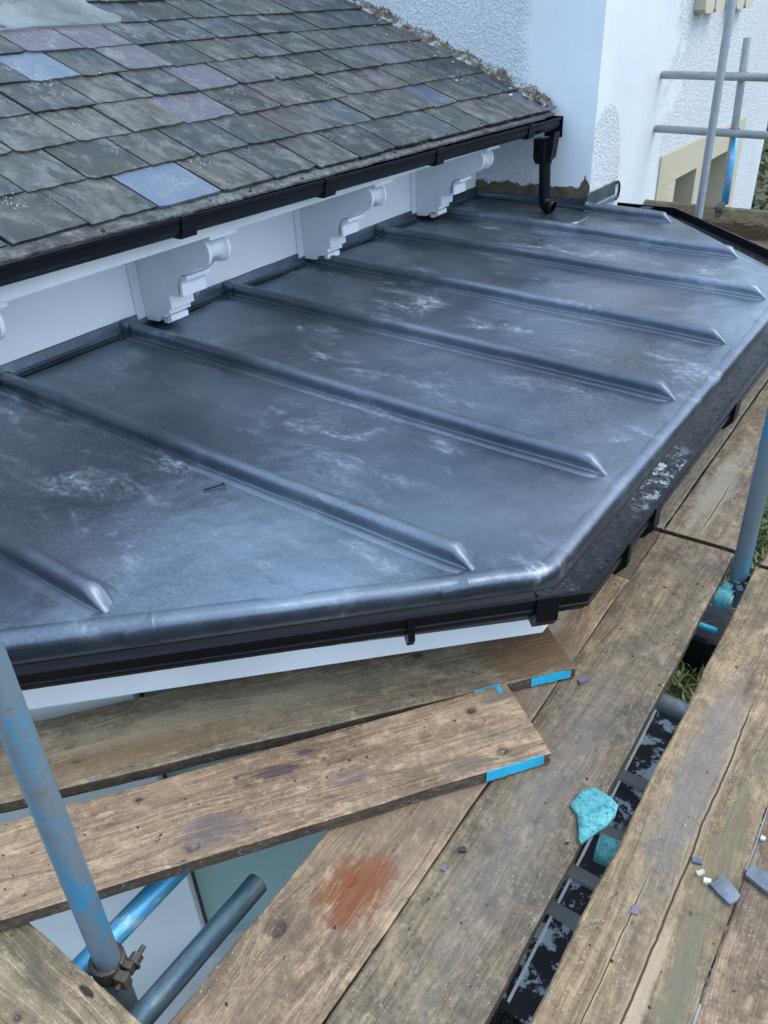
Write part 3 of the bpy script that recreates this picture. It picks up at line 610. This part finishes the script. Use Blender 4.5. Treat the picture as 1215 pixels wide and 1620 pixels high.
# ------------------------------------------------------------ ground, hedge
t = NT('rough_grass'); n1 = t.noise(t.co, 9, 8, .75); n2 = t.noise(t.co, 1.2, 4); G = t.out(t.mix(t.rng(n1, .35, .65), (.012, .02, .006), (.07, .10, .03)), .9, 0, t.bump(n1, 1, .05))
bm = bmesh.new(); box(bm, (-150, -150, -3.2), (150, 150, -3.0)); struct(link('ground', bm, G))
bm = bmesh.new()
for i in range(9000):
    x = random.uniform(1.2, 3.0); y = random.uniform(2.9, 7.0); z = -3 + random.uniform(0, .1); a = random.uniform(0, 6.3); l = random.uniform(.03, .11); w_ = random.uniform(.004, .02)
    p = Vector((x, y, z)); d = Vector((math.cos(a), math.sin(a), random.uniform(.2, 1.6))).normalized() * l; s_ = Vector((-math.sin(a), math.cos(a), 0)) * w_
    bm.faces.new([bm.verts.new(q) for q in (p - s_, p + s_, p + d + s_ * .2, p + d - s_ * .2)])
t = NT('grass_blades'); isl = t.n('ShaderNodeNewGeometry').outputs['Random Per Island']; LEAF = t.out(t.ramp(isl, [(0, (.02, .03, .008)), (.5, (.07, .11, .025)), (.8, (.14, .19, .05)), (1, (.12, .09, .04))]), .6)
g = link('grass', bm, LEAF, recalc=False); g['kind'] = 'stuff'
hd = tag(empty('hedge_tree', (.8, 14.5, -3)), 'dark leafy tree seen past the far corner of the white building', 'tree')
bm = bmesh.new()
for i in range(12000):
    p = Vector((random.gauss(0, .55), random.gauss(0, .5), random.gauss(0, .8)))
    if mn.noise(p * 1.7) < -.12: continue
    p = Vector((.5, 14.5, -1.5)) + Vector((p.x * 2.2, p.y * 1.5, p.z * 1.0)); a = Vector((random.gauss(0, 1), random.gauss(0, 1), random.gauss(0, 1))).normalized(); b = a.orthogonal().normalized(); l = random.uniform(.03, .075)
    bm.faces.new([bm.verts.new(q) for q in (p - a * l, p + b * l * .5, p + a * l, p - b * l * .5)])
t = NT('tree_leaves'); isl = t.n('ShaderNodeNewGeometry').outputs['Random Per Island']; TL = t.out(t.ramp(isl, [(0, (.02, .022, .012)), (.55, (.05, .06, .02)), (.8, (.13, .14, .03)), (1, (.12, .06, .03))]), .6)
link('crown', bm, TL, hd, recalc=False)
bm = bmesh.new(); ring_tube(bm, (.5, 14.5, -3), (.6, 14.5, -1.4), .12, 12); link('trunk', bm, m_plain('bark', (.06, .045, .03), .9), hd)

# ------------------------------------------------------------ scaffold boards
GREY1, GREY2 = (.165, .13, .088), (.31, .258, .18)
WARM1, WARM2 = (.235, .165, .105), (.46, .36, .25)
GOLD1, GOLD2 = (.19, .14, .085), (.40, .31, .195)
EDGEW = m_wood('grimy_shaded_board_edge', (.075, .06, .045), (.15, .125, .095), dirty=.6, rnd_knots=False)  # board sides: grime, plus their shade from above darkened into the colour
def board(c0, c1, width, ztop, mat, label, group=None, th=.038, paint=None, lift=0.):
    """c0,c1 = centre of the board's two ends (x,y)."""
    a = Vector(c0); b = Vector(c1); L = (b - a).length; an = math.atan2((b - a).y, (b - a).x); n = max(8, int(L / .035)); bm = bmesh.new(); rows = []; sd_ = random.uniform(0, 99)
    hw = width / 2; r = .004
    for i in range(n + 1):
        x = -L / 2 + L * i / n; e0 = .0034 * mn.noise(Vector((x * 5, sd_, 0))) + .0018 * mn.noise(Vector((x * 28, sd_, 0))); e1 = .0034 * mn.noise(Vector((x * 5, sd_, 9))) + .0018 * mn.noise(Vector((x * 28, sd_, 9)))
        sag = .002 * mn.noise(Vector((x * 2, sd_, 5))); xe = x
        if i in (0, n): e0 -= .004; e1 -= .004
        rows.append([bm.verts.new((xe + (.002 * mn.noise(Vector((y * 40, sd_, 1))) if i in (0, n) else 0), y, z + sag)) for y, z in ((-hw + e0, -th + r), (-hw + e0, -r), (-hw + e0 + r, -.0007), (-hw * .55, 0), (0, .0006), (hw * .55, 0), (hw - e1 - r, -.0007), (hw - e1, -r), (hw - e1, -th + r), (hw - e1 - r, -th), (-hw + e0 + r, -th))])
    k = 11
    for i in range(n):
        for j in range(k): bm.faces.new((rows[i][j], rows[i + 1][j], rows[i + 1][(j + 1) % k], rows[i][(j + 1) % k]))
    bm.faces.new(rows[0]); bm.faces.new(list(reversed(rows[-1])))
    bm.normal_update()
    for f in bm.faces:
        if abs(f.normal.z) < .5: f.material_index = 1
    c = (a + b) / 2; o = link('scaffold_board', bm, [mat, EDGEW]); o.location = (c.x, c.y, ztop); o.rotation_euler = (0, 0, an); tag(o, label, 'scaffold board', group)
    if paint:
        for (x0, x1, y0, y1, z0, z1) in paint:      # in board coordinates, from the c1 end
            bm = bmesh.new(); n2 = 26; P_, Q_ = [], []
            side = abs(y1 - y0) < .01
            for i in range(n2 + 1):
                x = L / 2 + x0 + (x1 - x0) * i / n2; w1 = .0035 * mn.noise(Vector((x * 60, sd_, 0))); w2 = .0035 * mn.noise(Vector((x * 60, sd_, 5)))
                if side: P_.append(((x, y0, z0 + w1), (x, y1, z0 + w1))); Q_.append(((x, y0, z1 + w2), (x, y1, z1 + w2)))
                else: P_.append(((x, y0 + w1, z0), (x, y0 + w1, z1))); Q_.append(((x, y1 + w2, z0), (x, y1 + w2, z1)))
            R1 = [[bm.verts.new(q) for q in (p[0], p[1], s_[1], s_[0])] for p, s_ in zip(P_, Q_)]
            for i in range(n2):
                for j in range(4): bm.faces.new((R1[i][j], R1[i + 1][j], R1[i + 1][(j + 1) % 4], R1[i][(j + 1) % 4]))
            bm.faces.new(R1[0]); bm.faces.new(list(reversed(R1[-1])))
            me = link('painted_end', bm, TURQ); me.parent = o
    return o
D = -.35; GD = 'deck boards running beside the bay'
GRB = (.17, .155, .145); DK = (.05, .045, .045); RUST = (.17, .048, .012)
def by(y, y0, y1): return y - (y0 + y1) / 2     # world y -> local x for boards laid along +Y
b1 = m_wood('wood_rust', WARM1, WARM2, dirty=.3, patches=[(.03, -.012, .085, .060, RUST, 1., .22), (.08, -.03, .05, .03, RUST, .9, .3), (-.10, .02, .04, .012, (.09, .06, .04), .5, .4), (by(1.25, -.6, 1.93), 0, .45, .2, (.16, .13, .095), .6, .5), (by(1.65, -.6, 1.93), .02, .12, .05, (.40, .36, .28), .7, .3)], knots=[(-.116, .060, .013), (.037, .002, .009), (-.6, -.05, .01)])
board((2.160, -.6), (2.128, 1.93), .226, D, b1, 'scaffold board with an orange rust stain, running beneath the two angled boards', GD)
board((2.127, 1.937), (2.122, 2.222), .224, D - .004, m_wood('wood_wet_end', (.13, .10, .07), (.24, .19, .13), dirty=.6, patches=[(.06, -.02, .10, .05, (.085, .05, .03), .9, .35)]), 'short damp brown board end showing beside the gutter corner', GD)
board((2.395, -.6), (2.35, 2.222), .228, D, m_wood('wood_grey_a', GREY1, GREY2, dirt=(.06, .052, .045), dirty=.55, patches=[(0.3, .0, .5, .06, GRB, .45, .6), (-.5, .05, .08, .012, (.42, .34, .23), .8, .3), (-.9, -.05, .3, .05, (.10, .09, .085), .5, .6)], rnd_knots=False), 'wide grey board on the left side of the long open gap', GD)
board((2.680, -.6), (2.651, 2.19), .229, D, m_wood('wood_gold', GOLD1, GOLD2, dirty=.5, dirt=(.085, .07, .045), cracks=[(-.15, .85, -.016, .0022), (-.3, .3, .04, .0012)], patches=[(.55, .03, .35, .05, GRB, .7, .4), (.30, -.07, .35, .03, (.13, .115, .07), .8, .4), (-.1, -.08, .3, .03, (.13, .12, .08), .7, .4), (.0, -.03, .25, .012, (.42, .33, .22), .7, .4)]), 'golden brown board with a long split, right of the open gap', GD)
board((2.918, -.6), (2.885, 2.19), .238, D - .003, m_wood('wood_gold_b', (.24, .17, .115), (.42, .33, .23), dirty=.6, rnd_knots=False), 'pinkish brown board at the right edge with slate scraps at its joint', GD)
board((2.118, 2.242), (2.085, 5.5), .236, D, m_wood('wood_pale', (.21, .19, .14), (.36, .335, .265), dirty=.4, dirt=(.08, .075, .06), patches=[(-1.2, .02, .03, .02, DK, .8, .3), (-1.05, .03, .025, .015, DK, .8, .3), (-.9, .0, .03, .02, DK, .7, .3), (-.6, 0, .02, .02, DK, .7, .3)], rnd_knots=False), 'pale grey board with dark spots hugging the outer gutter', GD)
board((2.352, 2.242), (2.32, 5.5), .220, D, m_wood('wood_brown', (.21, .165, .115), (.36, .30, .215), dirty=.5, cracks=[(-1.62, -1.2, .01, .002)], patches=[(-1.3, .04, .35, .05, (.33, .31, .25), .6, .4)], rnd_knots=False), 'brown board beyond the cross joint, left of the near upright pole', GD)
board((2.655, 2.21), (2.62, 5.5), .222, D, m_wood('wood_far', GOLD1, GOLD2, dirty=.4), 'board starting at the right edge beyond the split golden board', GD)
GA = 'angled boards laid across the deck corner'
wa = m_wood('wood_angle_a', (.20, .16, .11), (.38, .325, .235), dirty=.35, dirt=(.085, .07, .05), patches=[(1.09, -.0, .17, .13, (.12, .07, .03), .92, .2), (.2, .0, .5, .04, (.30, .25, .17), .5, .5), (.1, -.06, .25, .03, (.17, .12, .06), .7, .4)], knots=[(-.085, .004, .008), (-.065, -.045, .009), (.78, .045, .007)])
board((.735, -.231), (2.185, 1.539), .232, -.310, wa, 'angled plank nearest the bay with a wet brown end and turquoise painted edge', GA, paint=[(-.118, -.002, -.1185, -.1165, -.034, -.006)])
wb = m_wood('wood_angle_b', (.26, .175, .115), (.52, .41, .29), dirty=.25, patches=[(.40, .042, .055, .016, (.035, .03, .038), .95, .2), (.47, .075, .02, .008, (.04, .035, .04), .9, .3), (.55, -.03, .06, .02, (.10, .08, .08), .7, .5), (.24, -.06, .07, .04, (.10, .085, .085), .8, .4), (.95, .08, .05, .02, (.13, .11, .10), .8, .4), (.80, -.085, .07, .02, (.10, .085, .07), .7, .4)], knots=[(.874, .058, .008), (.891, -.078, .010), (.102, .073, .006), (.20, -.085, .011), (-.35, -.02, .009)])
board((1.07, -.342), (2.249, 1.251), .230, -.308, wb, 'angled plank lying second from the bay, turquoise painted corner and dark knots', GA, paint=[(-.155, -.002, -.1175, -.1155, -.034, -.004), (-.085, -.012, .1115, .1155, -.0005, .0009), (-.03, -.020, .088, .106, -.0005, .0009)])
wc = m_wood('wood_cross', (.24, .185, .115), (.50, .43, .30), dirty=.4, dirt=(.09, .07, .045), grain=1.2, patches=[(.585, .098, .018, .006, (.02, .015, .012), 1., .15), (.50, .06, .08, .02, (.10, .08, .06), .7, .4), (.43, .09, .03, .03, (.10, .08, .06), .7, .4)], knots=[(.52, .0, .005)])
board((.55, .165), (2.028, .172), .236, D - .001, wc, 'short pale board in the bottom left corner, at right angles to the deck', None)
# toe board and cross boards at the far end
wt = m_wood('wood_toe', (.27, .22, .14), (.44, .38, .26), dirty=.3, rnd_knots=False, grain=.6, patches=[(-.52, -.035, .40, .055, (.07, .036, .014), .97, .15)])
tb = board((.80, 5.965), (3.1, 5.965), .21, -.27, wt, 'upright toe board with a wet brown stain across the far end of the scaffold')
tb.rotation_euler = (math.radians(90), 0, 0); tb.location = (1.95, 5.945, -.27)
GF = 'cross boards at the far end of the scaffold'
board((.85, 5.80), (3.1, 5.80), .225, D + .002, m_wood('wood_end_a', GREY1, GREY2, dirty=.6), 'cross board lying against the foot of the far toe board', GF)
board((1.25, 5.565), (3.1, 5.565), .225, D, m_wood('wood_end_b', GREY1, GREY2, dirty=.5), 'cross board second from the far toe board, beside the far gutter', GF)

# ------------------------------------------------------------ scaffold tubes, couplers
def tube(p, q, mat, label, group=None, r=.0242, name='scaffold_tube'):
    p = Vector(p); q = Vector(q); o = None; bm = bmesh.new(); L = (q - p).length
    ring_tube(bm, (0, 0, 0), (0, 0, L), r, 28, r - .004, caps=False)
    o = link(name, bm, mat, None, True); o.location = p; o.rotation_euler = (q - p).to_track_quat('Z', 'Y').to_euler(); tag(o, label, 'scaffold tube', group)
    for pl in o.data.polygons: pl.use_smooth = True
    return o
tube((1.806, .335, -1.4), (1.872, .335, .75), BTUBE, 'worn blue upright pole in the bottom left corner')
tube((2.504, 2.14, -.47), (2.488, 2.14, 1.2), BTUBE, 'upright pole at the right edge standing in the gap between boards')
tube((1.345, 5.42, -2.9), (1.318, 5.42, 1.6), GALV, 'tall grey upright pole crossing both far guard rails')
tube((1.315, 6.03, -.02), (1.285, 6.03, .825), GALV, 'shorter upright tube, grey above and bright blue at its foot, behind the toe board') 
# lower blue-painted length of that same upright
bm = bmesh.new(); ring_tube(bm, (1.323, 6.03, -.16), (1.313, 6.03, .262), .0249, 24)
o = link('painted_foot', bm, BLUE, bpy.data.objects['scaffold_tube.003'], True)
tube((.80, 5.98, .622), (3.2, 5.98, .585), GALV, 'upper horizontal guard rail at the far end of the scaffold', 'far guard rails')
tube((.80, 5.98, .298), (3.2, 5.98, .255), GALV, 'lower horizontal guard rail at the far end of the scaffold', 'far guard rails')
tube((1.955, -.3, -.432), (1.943, .632, -.432), TEALT, 'dark teal tube end poking out below the boards at lower left')
tube((1.775, -.4, -.455), (1.745, 1.6, -.455), BLUE, 'bright blue flaking tube beneath the angled boards behind the left pole')
tube((1.6, 2.085, -.42), (2.512, 2.075, -.42), m_tube('pale_blue_tube', (.36, .46, .52), (.45, .58, .64), .5), 'pale blue cross tube under the deck, showing in the gap near the right pole')
tube((1.8, 1.968, -.45), (2.505, 1.962, -.45), TURQ, 'thin turquoise rod under the deck showing in the gap', r=.009, name='steel_rod')
tube((1.9, 1.62, -.455), (3.2, 1.60, -.455), m_tube('grey_teal_tube', (.13, .18, .20), (.20, .26, .28), .5), 'grey blue cross tube under the deck where the grass meets the dark glazing')
def coupler(loc, axis_m, mat, label, group=None, bolt=True):
    e = empty('scaffold_coupler', loc); tag(e, label, 'coupler', group); bm = bmesh.new(); N = 22
    rows = []
    for z, ro in ((-.022, .030), (-.020, .034), (.020, .034), (.022, .030)):
        rows.append([bm.verts.new((math.cos(q) * ro, math.sin(q) * ro, z)) for q in [2 * math.pi * k / N * .93 for k in range(N + 1)]])
    inn = [[bm.verts.new((math.cos(q) * .0255, math.sin(q) * .0255, z)) for q in [2 * math.pi * k / N * .93 for k in range(N + 1)]] for z in (.022, -.022)]
    rows += inn; rows.append(rows[0])
    for r1, r2 in zip(rows[:-1], rows[1:]):
        for k in range(N): bm.faces.new((r1[k], r1[k + 1], r2[k + 1], r2[k]))
    box(bm, (.030, -.026, -.016), (.056, -.006, .016), .003); box(bm, (.026, .0, -.014), (.050, .016, .014), .003)
    bmesh.ops.transform(bm, matrix=axis_m, verts=bm.verts[:]); bmesh.ops.translate(bm, verts=bm.verts[:], vec=loc); link('clamp_band', bm, mat, e)
    if bolt:
        bm = bmesh.new(); ring_tube(bm, (.043, -.036, 0), (.043, .052, 0), .0055, 12); bmesh.ops.transform(bm, matrix=axis_m, verts=bm.verts[:]); bmesh.ops.translate(bm, verts=bm.verts[:], vec=loc); bo = link('bolt', bm, mat, e)
        bm = bmesh.new(); ring_tube(bm, (.043, .018, 0), (.043, .034, 0), .0125, 6); ring_tube(bm, (.043, .014, 0), (.043, .018, 0), .016, 16); bmesh.ops.transform(bm, matrix=axis_m, verts=bm.verts[:]); bmesh.ops.translate(bm, verts=bm.verts[:], vec=loc); link('nut', bm, mat, bo)
    return e
def RZ(a): return Matrix.Rotation(math.radians(a), 4, 'Z')
RY90 = Matrix.Rotation(math.radians(90), 4, 'Y')
STEEL = m_plain('dull_steel', (.14, .15, .155), .42, .6, .4, .5, 60)
coupler((1.8345, .335, -.405), RZ(15), IRON, 'rusty bolted coupler on the foot of the left blue pole')
coupler((1.293, 6.03, .614), RZ(-160), IRON, 'rusty coupler joining upper guard rail to the shorter upright', 'couplers on the far guard rails')
coupler((1.303, 6.03, .290), RZ(-160), IRON, 'rusty coupler joining lower guard rail to the shorter upright', 'couplers on the far guard rails')
coupler((1.32, 5.94, -.165), RY90, STEEL, 'grey clip over the top of the toe board at the foot of the blue tube')
coupler((2.485, 2.077, -.42), RY90 @ RZ(120), MINT, 'turquoise coupler on the pale cross tube under the deck', bolt=False)
coupler((2.512, 2.14, -.39), RZ(-60), m_plain('teal_steel', (.10, .16, .19), .5, .3, .4, .4, 50), 'grey coupler low on the right pole between the boards')
# turquoise flap of a swivel coupler lying over the board edge
fl = tag(empty('coupler_flap', (2.49, 1.10, D)), 'turquoise painted metal flap resting on the board beside the gap', 'coupler flap')
out2 = [(2.480, 1.030), (2.466, 1.062), (2.452, 1.086), (2.428, 1.102), (2.434, 1.152), (2.456, 1.172), (2.494, 1.168), (2.516, 1.156), (2.520, 1.125), (2.515, 1.098), (2.505, 1.075), (2.497, 1.050), (2.488, 1.028)]
bm = bmesh.new(); cen = Vector((2.480, 1.115)); rg = []
for sc_, h in ((1., .002), (.97, .010), (.8, .016), (.5, .019), (.2, .018)):
    rg.append([bm.verts.new((cen.x + (x - cen.x) * sc_, cen.y + (y - cen.y) * sc_, D + h * .6 + .004 + .012 * max(0, (y - 1.05)) + .003 * mn.noise(Vector((x * 40, y * 40, sc_))))) for x, y in out2])
for r1, r2 in zip(rg[:-1], rg[1:]):
    for k in range(13): bm.faces.new((r1[k], r1[(k + 1) % 13], r2[(k + 1) % 13], r2[k]))
bm.faces.new(rg[-1]); bm.faces.new(rg[0]); link('flap_plate', bm, MINT, fl, True)
bm = bmesh.new(); ring_tube(bm, (2.50, 1.10, -.43), (2.58, 1.11, -.43), .030, 22, .024, caps=False); link('clamp_band', bm, MINT, fl, True)

# ------------------------------------------------------------ dark glazed lean-to below the gap
t = NT('wet_dark_glazing'); n = t.noise(t.map((1, 1, 1), rot=(0, 0, .5)), 14, 10, .74, .2); n2 = t.noise(t.co, 5, 4)
fl_ = t.mth('MULTIPLY', t.rng(n, .52, .55), t.rng(n2, .42, .5)); DG = t.out(t.mix(fl_, (.010, .014, .022), (.42, .50, .58)), t.rng(n, .4, .6, .4, .7), 0, t.bump(n, .15, .004))
lt = tag(empty('lean_to_roof', (2.8, 1.4, -3)), 'dark wet glazed roof with grey bars and white edge, seen down through the gap', 'glazed roof')
zg = -.80
boxes('glass_pane', [((2.395, y0, zg - .006), (3.1, y1, zg)) for y0, y1 in ((.86, 1.125), (1.145, 1.245), (1.265, 1.405), (1.425, 1.605), (1.625, 1.99))], DG, lt, 0)
BAR = m_plain('grey_bar', (.20, .23, .22), .5, 0, .2, .3, 30)
for y in (1.135, 1.255, 1.415, 1.615): boxes('glazing_bar', [((2.39, y - .018, zg - .01), (3.1, y + .018, zg + .014))], BAR, lt)
bm = bmesh.new(); prism(bm, [(2.386, 2.0), (2.3925, 2.0), (2.4225, .88), (2.416, .88)], 2, zg - .004, zg + .004); link('edge_trim', bm, WHITE, lt)
# black crumpled sheeting deeper down
t = NT('black_sheeting'); n = t.noise(t.co, 6, 5, .6, 1.2); BS = t.out((.008, .010, .014), .42, 0, t.bump(n, 1., .12))
bm = bmesh.new(); nx, ny = 50, 90; g = [[bm.verts.new((1.6 + 1.5 * i / nx, -.8 + 2.9 * j / ny, -1.45 + .14 * mn.noise(Vector((i * .16, j * .16, 0))) + .05 * mn.noise(Vector((i * .5, j * .5, 3))))) for i in range(nx + 1)] for j in range(ny + 1)]
for j in range(ny):
    for i in range(nx): bm.faces.new((g[j][i], g[j][i + 1], g[j + 1][i + 1], g[j + 1][i]))
tag(link('plastic_sheet', bm, BS), 'crumpled glossy black sheeting deep below the open gap', 'plastic sheet')
# black bin and grey pipe stub among the grass below
bn = tag(empty('garden_bin', (2.03, 4.75, -3)), 'dark plastic bin standing in the grass below the gap', 'bin'); bm = bmesh.new(); N = 28; rows = []
for z, r in ((-3, .17), (-2.7, .20), (-2.69, .215), (-2.66, .215), (-2.64, .19), (-2.63, .10)): rows.append([bm.verts.new((2.03 + math.cos(q) * r, 4.75 + math.sin(q) * r, z)) for q in [2 * math.pi * k / N for k in range(N)]])
for r1, r2 in zip(rows[:-1], rows[1:]):
    for k in range(N): bm.faces.new((r1[k], r1[(k + 1) % N], r2[(k + 1) % N], r2[k]))
bm.faces.new(rows[-1]); link('bin_body', bm, BLACK, bn); bm = bmesh.new(); ring_tube(bm, (1.9, 4.62, -2.64), (2.16, 4.88, -2.64), .012, 8); link('handle', bm, BLACK, bn)
tube((2.04, 5.08, -3.0), (2.02, 5.02, -2.72), GALV, 'short grey pipe stub standing in the grass beside the dark bin', r=.05, name='pipe_stub')

# ------------------------------------------------------------ small loose things
CHIP = m_plain('wet_slate_chip', (.12, .15, .19), .3, 0, .5, .8, 50); CHIPP = m_plain('purple_slate_chip', (.15, .13, .19), .45, 0, .3, .4, 60); CHIPD = m_plain('dark_chip', (.02, .02, .024), .5, 0, .3, .4, 60)
def chip(x, y, lx, ly, rot, mat, label, th=.006, z=D, group=None, cat='slate piece', name='slate_chip', tilt=0):
    bm = bmesh.new(); rc_ = random.Random(int(x * 1e4) + int(y * 1e4)); pts = []
    for (u, v) in ((-.5, -.5), (.05, -.53), (.5, -.42), (.52, .1), (.46, .5), (-.1, .47), (-.5, .44), (-.47, 0)):
        pts.append(((u + rc_.uniform(-.07, .07)) * lx, (v + rc_.uniform(-.08, .08)) * ly))
    prism(bm, pts, 2, 0, th); o = link(name, bm, mat); o.location = (x, y, z + .0015); o.rotation_euler = (tilt, 0, math.radians(rot)); tag(o, label, cat, group); return o
chip(2.757, 1.085, .052, .036, -30, CHIP, 'grey rectangular slate scrap overhanging the joint near the right edge', .009)
chip(2.812, 1.145, .065, .034, -22, CHIP, 'larger mottled slate scrap at the right edge of the photo', .009)
chip(2.693, 1.122, .020, .013, 20, CHIP, 'small blue slate chip in the long split of the golden board', .005)
chip(2.300, 1.468, .026, .016, 60, CHIPP, 'pale lilac slate chip beside the painted end of the upper angled plank')
chip(2.628, .955, .013, .018, 10, CHIPP, 'lilac slate flake in the middle of the golden board', .003)
chip(2.291, .884, .016, .011, 30, CHIPD, 'dark slate chip on the grey board near its left edge, the larger of two')
chip(2.281, .830, .010, .014, 0, CHIPP, 'small purple flake below the dark slate chip on the grey board', .003)
chip(2.706, 1.098, .016, .009, 50, m_plain('pale_mortar', (.5, .46, .32), .8, 0, .2, .8, 80), 'pale mortar crumb between the small blue chip and the slate scrap', .007, cat='mortar crumb', name='mortar_crumb')
chip(2.722, 1.088, .013, .010, 10, m_plain('white_mortar', (.6, .58, .52), .8, 0, .2, .8, 80), 'white mortar crumb touching the slate scrap', .007, cat='mortar crumb', name='mortar_crumb')
chip(2.787, 1.245, .009, .009, 10, m_plain('white_crumb', (.7, .68, .62), .8), 'round white crumb in the joint above the slate scraps', .005, cat='mortar crumb', name='mortar_crumb')
# nail on the lead
nl = tag(empty('clout_nail', (1.22, 1.296, -.033)), 'black nail lying on the lead roof', 'nail'); bm = bmesh.new(); ring_tube(bm, (1.205, 1.275, -.028), (1.235, 1.325, -.024), .0022, 8); link('shank', bm, BLACK, nl); bm = bmesh.new(); ring_tube(bm, (1.235, 1.325, -.024), (1.236, 1.327, -.0238), .006, 10); link('head', bm, BLACK, nl)
# sliver of timber packing in the joint between the two right-hand boards
boxes_ = [((2.779, .45, D - .02), (2.786, .86, D - .0045)), ((2.776, 1.16, D - .02), (2.782, 1.75, D - .0045))]
for (a, b), lb in zip(boxes_, ('grey timber sliver filling the joint at the bottom right', 'grey timber sliver filling the joint above the slate scraps')):
    o = boxes('timber_sliver', [(a, b)], m_plain('grey_sliver', (.25, .25, .23), .7), None, .001); tag(o, lb, 'timber sliver')
# crumbs, bark and grit scattered on the boards
bm = bmesh.new()
for i in range(520):
    if random.random() < .8: x = random.uniform(2.05, 3.0); y = random.uniform(.2, 2.2) if random.random() < .8 else random.uniform(2.2, 4.5); z = D + .001
    else: q = random.uniform(.1, 2.0); x = 1.07 + .595 * q + random.uniform(-.08, .08) * .8; y = -.342 + .804 * q + random.uniform(-.06, .06); z = -.307
    if 2.50 < x < 2.575 or abs(x - 2.26) < .02 or 2.77 < x < 2.80: continue
    if z < -.34 and -.7 < (y - 1.464) - 1.28 * (x - 2.29) and y < 1.6 and x < 2.36: continue
    r = random.choice((.0009, .0012, .0012, .0015, .002, .003)); a = random.uniform(0, 6.3); e = random.uniform(1, 2.)
    q = bmesh.ops.create_icosphere(bm, subdivisions=1, radius=r)
    for v in q['verts']:
        c_ = v.co; c_ = Vector((c_.x * e, c_.y, c_.z * .7)) * random.uniform(.7, 1.2); v.co = Vector((x + c_.x * math.cos(a) - c_.y * math.sin(a), y + c_.x * math.sin(a) + c_.y * math.cos(a), z + c_.z))
    mi = random.choice((0, 0, 0, 1, 2))
    for f in {f for v in q['verts'] for f in v.link_faces}: f.material_index = mi
g = link('grit', bm, [m_plain('dark_grit', (.02, .017, .015), .7), m_plain('brown_grit', (.10, .065, .04), .8), m_plain('pale_grit', (.35, .33, .28), .8)]); g['kind'] = 'stuff'
